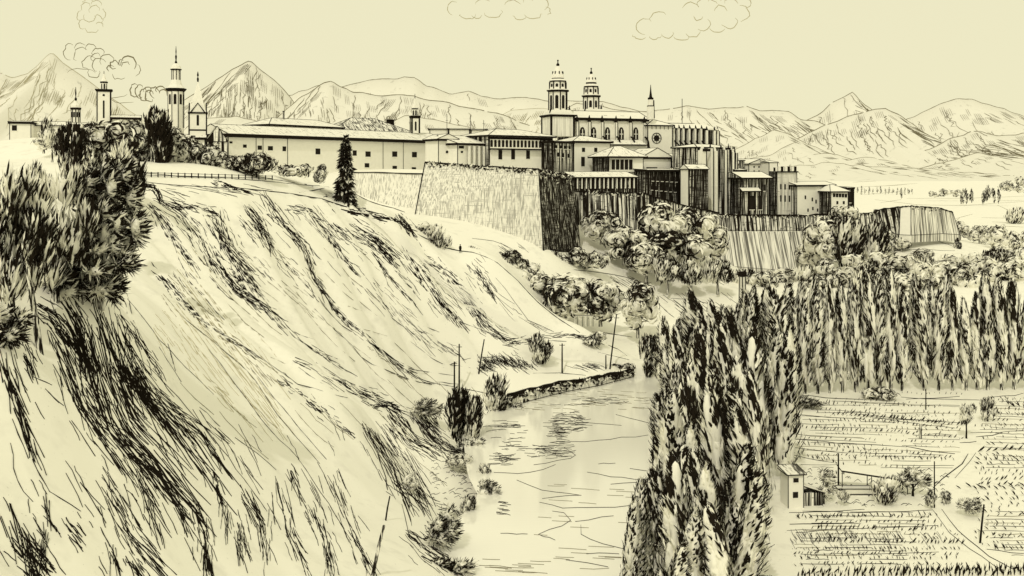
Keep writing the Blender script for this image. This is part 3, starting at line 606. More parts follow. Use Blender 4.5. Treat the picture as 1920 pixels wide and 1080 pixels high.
def ex_porch(root, f, ze, z0, zr):
    for i in range(5):
        u = f.hit(876+i*9, 290)[0]; mb = MB(); mb.box(u-.35, u+.35, -1.6, -1.0, z0, ze-.3, PAPER); mb.tube([(u+.5, -1.0, z0), (u+.5, -1.0, ze-.4)], .33, INK)
        mb.build('post', root)
building('porch_house', 'low house with a striped porch of slanting posts', (858, 350), (920, 360), 10, 318, 272, 254, 'shed', [(865,276,9,5),(866,285,4,4)], over=1.0, zb=-4, extra=ex_porch)
def ex_gallery(root, f, ze, z0, zr):
    L = f.L; mb = MB(); zs = ze-4.2
    mb.box(-.6, L+.5, -1.3, -.02, zs-.5, zs, [INK, TILE, INK, INK, INK, INK]); mb.build('gallery_roof', root)
    for i in range(17):
        u = L*(i+.5)/17; m2 = MB(); arch_panel(m2, u, zs+.5, L/17*.62, 2.6, -.07, .05, GLASS, pointed=False); m2.build('arch', root)
    mb = MB(); mb.box(.05, L-.05, -.09, -.03, ze-.9, ze-.05, INK); mb.build('eave_shadow_band', root)  # black band drawn under the eave in place of its shadow
building('gallery_building', 'three storey building with a gallery of arches under its eaves and an end wall hatched dark as shade', (918, 355), (1036, 372), 18, 322, 256, 243, 'hip', [(938,290,7,18),(962,290,7,18),(990,290,7,16),(1020,294,6,14)], end=MIDW, cat='building', over=1.2, fasc_shade=.6, zb=-6, extra=ex_gallery)
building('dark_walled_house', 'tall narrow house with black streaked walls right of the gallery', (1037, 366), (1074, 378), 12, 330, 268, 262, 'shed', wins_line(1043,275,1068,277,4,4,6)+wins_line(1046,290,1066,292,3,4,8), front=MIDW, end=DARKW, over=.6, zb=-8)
building('white_town_house', 'white house with four windows in two rows', (1076, 378), (1144, 386), 14, 324, 268, 255, 'hip', [(1094,281,6,8),(1117,281,6,8),(1093,303,7,18),(1117,303,7,18)], cat='house', end=MIDW, over=1, fasc_shade=.8, zb=-8)
def ex_loggia(root, f, ze, z0, zr):
    L = f.L; mb = MB(); mb.box(.5, L*.7, -.12, -.03, ze-4.4, ze-.6, GLASS); mb.build('loggia_opening', root)
    mb = MB(); mb.box(0, L*.72, -1.1, -.13, ze-5.2, ze-4.4, [INK, PAPER, PAPER, PAPER, PAPER, PAPER]); mb.build('balcony', root)
    for i in range(6):
        u = .7+(L*.7-.9)*i/5; mb = MB(); mb.box(u-.13, u+.13, -.3, -.14, ze-4.4, ze-.5, PAPER); mb.build('column', root)
building('loggia_house', 'house with a pyramid roof and a columned loggia facing the wall', (1142, 366), (1206, 372), 13, 345, 296, 274, 'hip', [(1158,325,7,12),(1178,327,7,12),(1146,322,4,8)], end=DARKW, over=1.3, fasc_shade=.6, zb=-11, extra=ex_loggia)
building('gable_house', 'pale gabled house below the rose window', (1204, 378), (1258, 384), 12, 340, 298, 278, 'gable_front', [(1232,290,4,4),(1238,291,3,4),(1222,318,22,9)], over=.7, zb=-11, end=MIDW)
building('lattice_house', 'low house whose front is covered in dark upright timber slats', (1214, 362), (1276, 368), 12, 382, 322, 316, 'shed', wins_line(1224,335,1268,337,6,4,8)+wins_line(1222,352,1266,356,6,4,8), front=DARKW, over=.7, zb=-14)
building('pale_gable_block', 'narrow pale block with a blank front and side hatched black as shade', (1276, 362), (1291, 358), 9, 388, 318, 308, 'gable_front', (), front=PAPER, end=DARKW, over=.4, zb=-15, fasc_shade=.3)
building('slit_house', 'squat dark house wedged left of the cathedral chapel', (1291, 366), (1308, 368), 10, 390, 322, 314, 'shed', [(1296,350,3,30),(1303,350,3,30)], front=MIDW, over=.4, zb=-15)
building('roofed_shed', 'low roofed shed under the choir with a dark front', (1258, 386), (1290, 388), 8, 330, 298, 288, 'shed', wins_line(1264,306,1284,307,4,4,8), front=DARKW, over=.6, zb=-8)
# lean-to along the wall
def ex_lean(root, f, ze, z0, zr):
    L = f.L
    for i in range(14):
        u = L*(i+.5)/14; mb = MB(); mb.box(u-.16, u+.16, -.5, -.05, z0+1.5, ze, PAPER); mb.build('post', root)
building('lean_to_gallery', 'long open lean-to with dark bays on top of the rampart', (1078, 336), (1192, 344), 8, 354, 334, 322, 'shed', (), front=DARKW, over=.8, fasc_shade=.4, zb=-8, extra=ex_lean, cat='gallery')

# cathedral
f = Frame((1075, 402), (1256, 418)); cath = f.obj('cathedral'); tag(cath, 'large gothic cathedral with two bell towers, rose window and buttressed choir hatched dark as shade', 'cathedral')
L = f.L; Y = 402; sc = Y/F
def zz(py, Y=405): return (HZ-py)*Y/F
un = f.hit(1212, 240)[0]
mb = MB(); mb.lr = .15; mb.box(0, un, 0, 16, -8, zz(226), PAPER); mb.tube([(0, 0, 0), (0, 0, zz(226))], .2, INK); mb.build('nave_wall', cath)
mb = MB(); mb.lr = .18; roof_mesh(mb, un, 16, zz(226), zz(208, 412), 'gable', .9, 1.1, PAPER, PAPER); mb.build('nave_roof', cath)
for i, px in enumerate((1092, 1113, 1139, 1165, 1192)):
    u, z, t = f.hit(px, 262); m2 = MB(); arch_panel(m2, u, z, 2.3, 5.2, -.1, .1, GLASS); o = m2.build('window', cath)
    m3 = MB(); m3.box(u-.16, u+.16, -.2, -.11, z+.2, z+4.4, PAPER); m3.box(u-.8, u+.8, -.2, -.11, z+2.2, z+2.5, PAPER); m3.build('mullion', o)
for px in (1080, 1103, 1127, 1153, 1180, 1206):
    u = f.hit(px, 250)[0]; m2 = MB(); m2.box(u-.5, u+.5, -1.5, -.02, -8, zz(229), PAPER); m2.tube([(u+.55, -1.5, -8), (u+.55, -1.5, zz(229))], .2, INK); m2.tube([(u-.5, -1.5, -8), (u-.5, -1.5, zz(229))], .1, INK)
    m2.tube([(u, -1.6, zz(256)), (u, -3.0, zz(258)), (u, -4.4, zz(265)), (u, -5.4, zz(280))], .35, INK); m2.build('buttress', cath)
    m2 = MB(); m2.lathe([(.55, zz(229)+.004), (.5, zz(225)), (.08, zz(216))], 4, .78, INK, u, -1.0); m2.build('pinnacle', cath)
for px in (1140, 1172):
    u = f.hit(px, 216)[0]; m2 = MB(); m2.box(u-.8, u+.8, 2.4, 4.4, zz(220), zz(215), [INK, PAPER, INK, INK, INK, INK]); m2.build('dormer', cath)
# aisle roofs below the windows
mb = MB(); mb.lr = .16; mb.box(-3, un-4, -7, -1.6, -8, zz(272), PAPER); mb.poly([(-3.5, -7.6, zz(272)), (un-3.6, -7.6, zz(272)), (un-3.6, -1.6, zz(262)), (-3.5, -1.6, zz(262))], [(0, 1, 2, 3)], TILE)
mb.tube([(-3.5, -7.7, zz(272)), (un-3.6, -7.7, zz(272))], .35, INK); mb.build('aisle', cath)
# transept
ut0, ut1 = f.hit(1208, 250)[0], f.hit(1254, 250)[0]
mb = MB(); mb.lr = .2; mb.box(ut0, ut1, -3, 20, -10, zz(235), PAPER)
for u in (ut0, ut1): mb.tube([(u, -3, -10), (u, -3, zz(235))], .22, INK)
for k in range(5): mb.tube([(ut0+(ut1-ut0)*(k+1)/6, -3.05, zz(241)), (ut0+(ut1-ut0)*(k+1)/6, -3.05, zz(235))], .14, INK)
tr = mb.build('transept_wall', cath)
mb = MB(); mb.lr = .22
x0, x1 = ut0-.8, ut1+.8; mb.box(x0, x1, -3.8, 20, zz(235)+.004, zz(235)+.5, [INK, PAPER, INK, INK, INK, INK])
p = [(x0, -3.8, zz(233)), (x1, -3.8, zz(233)), ((x0+x1)/2, 3, zz(221)), (x0, 20, zz(233)), (x1, 20, zz(233)), ((x0+x1)/2, 16, zz(221))]
mb.poly(p, [(0, 1, 2), (1, 4, 5, 2), (0, 2, 5, 3), (3, 5, 4)], PAPER)
for i, j in ((0, 2), (1, 2), (2, 5)): mb.tube([p[i], p[j]], .2, INK)
mb.build('transept_roof', cath)
ur, zr_, t_ = f.hit(1231, 259, -3)
mb = MB(); n = 20
for rr, ww in ((2.15, .32), (1.15, .3)): mb.tube([(ur+rr*math.cos(a), -3.1, zr_+rr*math.sin(a)) for a in np.linspace(0, 2*math.pi, n+1)], ww*.6, INK)
mb.poly([(ur+1.0*math.cos(a), -3.12, zr_+1.0*math.sin(a)) for a in np.linspace(0, 2*math.pi, 13)[:-1]], [tuple(range(12))], GLASS)
for a in np.linspace(0, math.pi, 5)[:-1]: mb.tube([(ur-1.9*math.cos(a), -3.08, zr_-1.9*math.sin(a)), (ur+1.9*math.cos(a), -3.08, zr_+1.9*math.sin(a))], .09, INK)
mb.build('rose_window', cath)
# choir: a many-sided apse with strong piers
uc, vc = f.hit(1322, 250)[0]+.5, 9.5
mb = MB(); mb.box(ut1-1, uc, .5, 18.5, -12, zz(240), DARKW); mb.lathe([(9.0, -12), (9.0, zz(240))], 10, .2, DARKW, uc, vc); mb.build('choir_wall', cath)  # shade of the choir is hatched into its wall colour
mb = MB(); mb.box(ut1-1, uc, -.4, 19.4, zz(240)+.004, zz(240)+.6, [INK, PAPER, INK, INK, INK, INK]); mb.lathe([(9.9, zz(240)+.01), (9.9, zz(240)+.62), (6, zz(230)), (.6, zz(226))], 10, .2, PAPER, uc, vc)
mb.poly([(ut1-1, -.4, zz(239)), (uc, -.4, zz(239)), (uc, 9.5, zz(226)), (ut1-1, 9.5, zz(226)), (ut1-1, 19.4, zz(239)), (uc, 19.4, zz(239))], [(0, 1, 2, 3), (3, 2, 5, 4)], PAPER)
mb.tube([(ut1-1, -.5, zz(239)), (uc, -.5, zz(239))], .4, INK); mb.tube([(ut1-1, 9.5, zz(226)), (uc, 9.5, zz(226))], .25, INK)
mb.build('choir_roof', cath)
for k, px in enumerate((1261, 1270, 1279, 1290, 1301, 1312)):
    u = f.hit(px, 260)[0]; m2 = MB(); m2.box(u-.45, u+.45, -1.6, .48, -12, zz(238), PAPER); m2.tube([(u+.5, -1.6, -12), (u+.5, -1.6, zz(238))], .3, INK); m2.tube([(u, -1.6, zz(238)), (u, -1.2, zz(231))], [.5, .1], INK); m2.tube([(u, -1.7, zz(262)), (u+1, -4, zz(272))], .3, INK); m2.build('buttress', cath)
for k in range(7):
    a = -math.pi*.5+k*math.pi/6.6; x, y = uc+9.9*math.cos(a), vc+9.9*math.sin(a); m2 = MB(); m2.tube([(x, y, -12), (x, y, zz(241))], .75, PAPER); m2.tube([(x+.7, y-.3, -12), (x+.7, y-.3, zz(241))], .35, INK); m2.tube([(x, y, zz(241)), (x, y, zz(233))], [.7, .12], INK); m2.build('buttress', cath)
# fleche over the crossing and a lightning rod
def stack(root, px, Yp, stages, n=8, rot=0.0, f=None):
    """stages: (part name, material, [(half width px, py), ...]) seen at depth Yp; placed in world space, then put in the root's frame"""
    c = W(px, HZ, Yp); out = []
    inv = (root.matrix_basis if root.parent is None else root.parent.matrix_basis @ root.matrix_basis).inverted()
    lc = inv @ c
    for st in stages:
        nm, mat, prof = st[:3]; nn = st[3] if len(st) > 3 else n; rt = st[4] if len(st) > 4 else rot
        m2 = MB(); m2.lathe([(a*Yp/F, (HZ-b)*Yp/F) for a, b in prof], nn, rt, mat, lc.x, lc.y)
        out.append(m2.build(nm, root))
    return lc, out
def bands(root, lc, Yp, items, n=8, rot=0.0):
    for (nm, r, y0, y1) in items:
        m2 = MB(); m2.lathe([(r*Yp/F, (HZ-y0)*Yp/F), (r*1.06*Yp/F, (HZ-(y0+y1)/2)*Yp/F), (r*Yp/F, (HZ-y1)*Yp/F)], n, rot, INK, lc.x, lc.y); m2.build(nm, root)
def openings(root, lc, Yp, r, y0, y1, wpx, n=8, rot=0.0, arched=True, nm='bell_opening', skip=()):
    for j in range(n):
        if j in skip: continue
        a = rot+2*math.pi*(j+1)/n; m2 = MB(); ww = wpx*Yp/F; h = (y1-y0)*Yp/F
        arch_panel(m2, 0, 0, ww, h, -.05, .06, GLASS, pointed=False)
        o = m2.build(nm, root); o.location = (lc.x+r*Yp/F*math.cos(a), lc.y+r*Yp/F*math.sin(a), (HZ-y1)*Yp/F); o.rotation_euler = (0, 0, a+math.pi/2)
def pilasters(root, lc, Yp, r, y0, y1, wpx, n=8, rot=0.0, mat=None, nm='column'):
    for j in range(n):
        a = rot+2*math.pi*(j+.5)/n; rr = r*Yp/F/math.cos(math.pi/n); m2 = MB(); x, y = lc.x+rr*math.cos(a), lc.y+rr*math.sin(a)
        m2.tube([(x, y, (HZ-y1)*Yp/F), (x, y, (HZ-y0)*Yp/F)], wpx*.5*Yp/F, mat or INK, 6); m2.build(nm, root)
def sub_empty(name, parent): 
    o = bpy.data.objects.new(name, None); COL.objects.link(o); o.parent = parent; return o
fl, _ = stack(cath, 1220, 412, [('fleche', PAPER, [(6.5, 224), (6.5, 200), (5, 198), (5, 187)]), ('fleche_spire', INK, [(4.4, 187), (2.6, 181), (1.5, 173), (.9, 166), (.4, 159)])])
bands(cath, fl, 412, [('fleche_band', 6.2, 201, 198), ('fleche_band', 4.8, 187, 183)]); 
mb = MB(); mb.tube([(fl.x+5*412/F, fl.y-4*412/F, zz(222, 412)), (fl.x+4.4*412/F, fl.y-3*412/F, zz(188, 412))], 1.6*412/F, INK); mb.tube([(fl.x, fl.y, zz(180, 412)), (fl.x, fl.y, zz(160, 412))], [1.4*412/F, .3*412/F], INK); mb.build('fleche_shade_and_tip', cath)  # black strip on the right side stands for shade; thin tip above
mb = MB(); p = cath.matrix_basis.inverted() @ W(1279, HZ, 420); mb.tube([(p.x, p.y, zz(232, 420)), (p.x, p.y, zz(185, 420))], .14, INK); mb.build('lightning_rod', cath)
def bell_tower(px, Yp, k, y):
    """y: pixel heights of base, shaft top, belfry cornice, lantern cornice, dome shoulder, finial base, tip; k scales the widths"""
    t = sub_empty('bell_tower', cath); yb, ys, yc, yl, yd, yf, yt = y; r0 = .25
    c = W(px, HZ, Yp); t.parent = cath; inv = cath.matrix_basis.inverted(); lc = inv @ c
    def lat(nm, mat, prof, n=8, rot=r0):
        m2 = MB(); m2.lathe([(a*k*Yp/F, (HZ-b)*Yp/F) for a, b in prof], n, rot, mat, lc.x, lc.y); return m2.build(nm, t)
    sq = -cath.rotation_euler.z+.35
    lat('base', STONE2, [(21, yb), (21, ys+4)], 4, sq); lat('base_cornice', INK, [(22, ys+4.2), (24.5, ys+2), (24.5, ys)], 4, sq); lat('plinth', PAPER, [(20, ys-.1), (17, ys-9)], 4, sq)
    pilasters(t, lc, Yp, 20.6*k, ys+4, yb, 4.2*k, 4, sq, nm='pier')
    lat('belfry', PAPER, [(14.5, ys-4), (14.5, yc+3)]); pilasters(t, lc, Yp, 15.0*k, yc+2, ys-6, 1.9*k, 8, r0); openings(t, lc, Yp, 14.5*k, yc+9, ys-12, 5.5*k, 8, r0)
    lat('cornice', INK, [(15, yc+3.2), (18, yc+1.5), (18.5, yc-.5)]); lat('cornice_ledge', PAPER, [(18.5, yc-.6), (18.5, yc-1.6), (15, yc-2.4)])
    lat('lantern', PAPER, [(14, yc-2), (12, yl+1)]); openings(t, lc, Yp, 13.2*k, yc-2-(yc-yl)*.62, yc-2-(yc-yl)*.2, 4.5*k, 8, r0, nm='oculus'); pilasters(t, lc, Yp, 13.6*k, yl+1, yc-2, 2.2*k, 8, r0, nm='lantern_pier')
    lat('lantern_cornice', INK, [(12.5, yl+1), (14, yl), (14, yl-1.2)]); lat('dome_foot', PAPER, [(13.6, yl-1.3), (12, yl-4.5), (9.5, yd+1.5)]); lat('dome_band', INK, [(10, yd+1.4), (10.4, yd), (9.5, yd-1.3)])
    lat('dome', PAPER, [(10.5, yd-1.4), (9.4, (yd*2+yf)/3), (6, (yd+2*yf)/3), (2.6, yf)]); pilasters(t, lc, Yp, 8.4*k, (yd+yf)/2-2, yd-2, 2.0*k, 8, r0, nm='dome_rib')
    lat('finial', INK, [(2, yf), (2.6, yf-3), (.8, yf-6), (.8, yf-9), (1.5, yf-11), (.3, yt)], 6)
    for dx in (-17, 17):
        m2 = MB(); m2.lathe([(2.4*k*Yp/F, (HZ-ys)*Yp/F), (2.4*k*Yp/F, (HZ-ys+6)*Yp/F), (.4*k*Yp/F, (HZ-ys+18)*Yp/F)], 6, 0, INK, lc.x+dx*k*Yp/F, lc.y-10*k*Yp/F); m2.build('pinnacle', t)
bell_tower(1046, 402, 1.1, (256, 216, 170, 153, 148, 124, 112))
bell_tower(1108.5, 424, .95, (236, 214, 180, 163, 156, 139, 127))
m2 = MB(); p = cath.matrix_basis.inverted() @ W(1070, HZ, 408); m2.box(p.x-3.4, p.x+2.4, p.y-1, p.y+6, 0, zz(226, 408), DARKW); m2.build('link_wall', cath)
# radiating chapel block below the choir
fb = Frame((1306, 372), (1374, 386)); ch = fb.obj('chapel'); tag(ch, 'tall buttressed chapel with black and white upright piers on the rampart edge', 'chapel')
mb = MB(); zt = zz(278, 375); mb.box(0, fb.L, 0, 12, -20, zt, MIDW); mb.build('wall', ch)
mb = MB(); mb.lr = .2; roof_mesh(mb, fb.L, 12, zt, zz(270, 380), 'hip', .5, .5, PAPER, PAPER); mb.build('roof', ch)
for i, (px, wpx, top, mat) in enumerate([(1312,12,282,PAPER),(1327,5,278,PAPER),(1335,9,283,PAPER),(1347,6,280,MIDW),(1353,6,281,PAPER),(1361,5,280,MIDW),(1367,6,284,PAPER),(1373,5,286,MIDW)]):
    u = fb.hit(px, 330)[0]; ww = wpx*375/F; m2 = MB(); zt2 = zz(top, 376); m2.box(u-ww/2, u+ww/2, -2.2, -.03, -20, zt2, mat); m2.tube([(u+ww/2, -2.2, -20), (u+ww/2, -2.2, zt2)], .22, INK); m2.tube([(u, -1.2, zt2), (u, -1.2, zt2+2.4)], [ww*.4, .08], INK if i % 2 else PAPER); m2.build('pier', ch)
u, z, t = fb.hit(1315, 330, -2.2); m2 = MB(); arch_panel(m2, u, z, 1.1, 4.6, -2.28, -2.15, GLASS); m2.build('window', ch)
m2 = MB(); u = fb.hit(1316, 285)[0]; m2.box(u-2.2, u+1.9, -2.6, -2.21, zz(284, 374), zz(279, 374), INK); m2.build('parapet', ch)

# small bell turrets and churches
def church(name, label, px, Yp, cat='tower'):
    r = empty(name, W(px, HZ, Yp)); r.location.z = 0; return tag(r, label, cat)
t = church('bell_turret', 'slim bell turret with a pointed cap above the long white building', 778, 395); lc, _ = stack(t, 778, 395, [('base', PAPER, [(7, 250), (7, 222)], 4, .3), ('cornice', INK, [(8, 222), (9.5, 219), (9, 217)], 4, .3), ('belfry', PAPER, [(4.5, 217), (4.5, 204)], 6), ('cap', PAPER, [(5.4, 204), (4, 198), (.6, 184)], 6), ('finial', INK, [(.7, 185), (.4, 176)], 4)])
pilasters(t, lc, 395, 7, 222, 250, 3.2, 4, .3, nm='pier'); openings(t, lc, 395, 4.5, 207, 216, 3, 6, 0); openings(t, lc, 395, 7.02, 228, 245, 3.4, 4, .3, nm='window'); bands(t, lc, 395, [('cap_band', 5.6, 205, 203)], 6)
t = church('church_turret', 'small onion capped turret at the far left behind the trees', 142, 330); lc, _ = stack(t, 142, 330, [('shaft', PAPER, [(7, 236), (7, 206)], 8), ('cornice', INK, [(8, 206), (9, 204), (9, 202)], 8), ('dome', PAPER, [(8, 202), (7.5, 197), (3, 192), (2.5, 189)], 8), ('finial', INK, [(1.5, 189), (2, 185), (.5, 182), (1.2, 175), (.3, 163)], 5)])
pilasters(t, lc, 330, 7, 206, 236, 1.8, 8); openings(t, lc, 330, 7, 210, 220, 3, 8)
t = church('square_tower', 'square pale clock tower with a lantern top and short spire', 195, 325); lc, _ = stack(t, 195, 325, [('shaft', PAPER, [(11.5, 250), (11.5, 173)], 4, .35), ('cornice', INK, [(12, 173), (15, 170), (15, 168)], 4, .35), ('lantern', PAPER, [(5, 168), (5, 156)], 6), ('lantern_cornice', INK, [(5.4, 156), (6.2, 155), (5.8, 153)], 6), ('spire', PAPER, [(5, 153), (3, 148), (.5, 138)], 6), ('finial', INK, [(.6, 140), (.3, 133)], 4)])
pilasters(t, lc, 325, 11.5, 173, 250, 2.2, 4, .35, nm='corner_strip'); openings(t, lc, 325, 5, 157, 167, 2.4, 6); openings(t, lc, 325, 11.52, 177, 181, 4, 4, .35, nm='clock_face'); openings(t, lc, 325, 11.52, 189, 222, 3, 4, .35, nm='slit_window')
t = church('spired_tower', 'tallest left tower with flared cornice, round lantern and needle spire', 330, 315); lc, _ = stack(t, 330, 315, [('shaft', PAPER, [(13.5, 262), (13.5, 185), (13.5, 172)], 8, .2), ('cornice', INK, [(14, 172), (17.5, 168), (17.5, 166)], 8), ('ledge', PAPER, [(15.5, 166), (10, 159), (8, 150)], 8), ('lantern', PAPER, [(7, 150), (7, 132)], 8), ('lantern_cornice', INK, [(7.4, 132), (9.6, 131), (9.4, 129.5)], 8), ('dome', PAPER, [(9, 129.4), (7.6, 124), (2.6, 119)], 8), ('needle', INK, [(1.6, 121), (2, 117), (.8, 113), (1.6, 106), (.5, 102), (.9, 97), (.2, 86)], 5)])
openings(t, lc, 315, 13.55, 177, 196, 5, 8, .2); pilasters(t, lc, 315, 7.1, 132, 150, 1.6, 8, nm='lantern_column'); pilasters(t, lc, 315, 13.6, 172, 240, 1.5, 8, .2)
t = church('gothic_belfry', 'gothic belfry with a sharp stone spire and a steep front gable', 371, 305); lc, _ = stack(t, 371, 305, [('shaft', PAPER, [(15.5, 275), (15.5, 213)], 4, .3), ('spire', PAPER, [(16, 213), (13, 205), (.6, 152)], 4, .3), ('cross', INK, [(.8, 156), (1.6, 148), (.5, 144), (1.5, 141), (.3, 134)], 4)])
pilasters(t, lc, 305, 15.5, 210, 275, 2.6, 4, .3, nm='corner_strip'); openings(t, lc, 305, 15.53, 216, 236, 4.2, 4, .3); bands(t, lc, 305, [('spire_foot', 17, 214, 211)], 4, .3); bands(t, lc, 305, [('string_course', 15.6, 246, 243)], 4, .3)
m2 = MB(); a = .3-math.pi/2-.0; 
for j in range(4):
    a = .3+2*math.pi*(j+1)/4; rr = 15.2*305/F; c_x, c_y = lc.x+rr*math.cos(a), lc.y+rr*math.sin(a); tx, ty = -math.sin(a), math.cos(a); hw = 13*305/F; z0_, z1_ = (HZ-212)*305/F, (HZ-194)*305/F
    g_ = MB(); g_.poly([(c_x-tx*hw, c_y-ty*hw, z0_), (c_x+tx*hw, c_y+ty*hw, z0_), (c_x, c_y, z1_), (lc.x, lc.y, z1_-.2)], [(0, 1, 2), (0, 2, 3), (1, 3, 2)], PAPER)
    g_.tube([(c_x-tx*hw, c_y-ty*hw, z0_), (c_x, c_y, z1_), (c_x+tx*hw, c_y+ty*hw, z0_)], .25, INK); g_.build('gable', t)
building('stone_gable_house', 'steep gabled house with dark hatched stone end beside the gothic belfry', (388, 300), (426, 302), 12, 290, 266, 238, 'gable_front', (), front=MIDW, rm=PAPER, over=.3, fasc_shade=.2, zb=-3)
building('dormered_house', 'small pale house with a dark roof hatch right under the gothic belfry', (342, 298), (384, 300), 9, 275, 262, 252, 'gable', [(362,256,8,4)], over=.6, zb=-2)
building('flat_house', 'pale square house with a dark open porch at the far left edge', (18, 330), (58, 332), 10, 262, 232, 226, 'shed', [(27,240,8,10)], over=.5, zb=0)
building('low_cottage', 'low cottage with a black ridge between the left turrets', (128, 320), (160, 322), 8, 255, 237, 230, 'gable', (), over=.6, zb=0)
building('long_cottage', 'long low roof just right of the square clock tower', (210, 322), (262, 325), 9, 250, 224, 216, 'gable', (), over=.6, zb=0)
building('terrace_house', 'faint low terrace house left of the onion turret', (64, 340), (124, 342), 9, 258, 236, 228, 'gable', [(80,244,3,4),(100,244,3,4)], over=.5, fasc_shade=.25, zb=0)
k = 0
for (x0, x1, b, e, r_, lab) in [(392,420,250,243,236,'little tiled roof peeping up right of the gothic belfry'),(424,446,252,245,239,'little gabled roof left of the long white building'),(447,470,250,243,237,'small roof with a black gable over the long white building'),(472,500,251,246,238,'small roof nearest the arcaded building'),
 (806,840,252,243,240,'flat roof with a bent black chimney behind the small gabled house'),(842,880,253,243,240,'flat terrace roof under a thin mast'),(884,912,253,244,241,'low roof block behind the porch house'),(914,950,254,245,241,'low roof block behind the gallery building')]:
    building('rooftop_house', lab, (x0, 424), (x1, 425), 9, b, e, r_, 'gable' if k < 4 else 'shed', (), over=.5, fasc_shade=.35, zb=3, group='small roofs of the old town'); k += 1

# right-hand houses along the rampart
building('balcony_house', 'stepped pale house with a side hatched black as shade, right of the chapel', (1378, 382), (1398, 384), 10, 390, 322, 312, 'shed', [(1385,350,4,16)], end=DARKW, over=.4, zb=-18)
building('two_roof_house', 'house with overlapping tiled roofs and a dark open ground floor', (1392, 374), (1440, 378), 12, 398, 336, 322, 'gable', [(1410,380,9,26),(1425,380,8,26),(1433,352,4,12)], front=MIDW, end=DARKW, rm=PAPER, over=1.3, extra=lambda root, f, ze, z0, zr: lower_roof(root, f, ze), fasc_shade=.6, zb=-18)
building('tall_gable_house', 'pale gabled house with a square chimney and rows of tiny windows', (1404, 400), (1446, 406), 12, 340, 308, 298, 'gable_front', [(1414+i*9, 313+j*8, 3, 3) for i in range(4) for j in range(2)], over=.5, fasc_shade=.3, rm=PAPER, zb=-14, extra=lambda root, f, ze, z0, zr: chimney_part(root, -1, 3, ze-3, 1.6, 4.4, MIDW))
def ex_batt(root, f, ze, z0, zr):
    for i in range(6):
        u = f.L*(i+.5)/6; mb = MB(); mb.box(u-.35, u+.35, -.5, .3, ze, ze+1.9, INK if i % 2 else PAPER); mb.build('merlon', root)
    mb = MB(); mb.box(-.4, f.L+.4, -.6, -.02, ze-.5, ze-.004, INK); mb.build('cornice', root)
building('tower_house', 'tall square tower house with a crenellated top and streaked walls', (1457, 390), (1494, 392), 10, 396, 321, None, None, wins_line(1464,350,1488,351,4,3,10)+wins_line(1464,372,1488,373,4,3,12), front=STONE, end=DARKW, zb=-19, extra=ex_batt)
building('plain_block', 'blank pale block between the gabled house and the tower house', (1442, 396), (1458, 397), 9, 380, 305, 300, 'shed', [(1452,318,4,8)], over=.3, fasc_shade=.2, zb=-18, rm=PAPER)
building('long_pale_house', 'long white house with scattered slit windows at the end of the town', (1494, 388), (1562, 394), 12, 402, 350, 340, 'gable', [(1510+i*10+(3 if i % 2 else 0), 370+(i % 3)*4, 3, 7) for i in range(5)]+[(1515+i*9, 394-(i % 2)*3, 3, 6) for i in range(5)], end=MIDW, rm=PAPER, over=.9, fasc_shade=.7, zb=-20, cat='house')
building('end_house', 'last house of the town with a hipped roof and black upper wall', (1558, 384), (1590, 386), 11, 394, 361, 346, 'hip', wins_line(1564,366,1586,367,5,5,7)+[(1570,380,4,6),(1582,380,4,6)], end=DARKW, rm=PAPER, over=.8, fasc_shade=.5, zb=-20)
building('corner_shed', 'thin black walled shed at the right end of the town', (1588, 392), (1601, 393), 7, 392, 355, 350, 'shed', [(1594,370,4,20)], front=DARKW, over=.3, zb=-20)

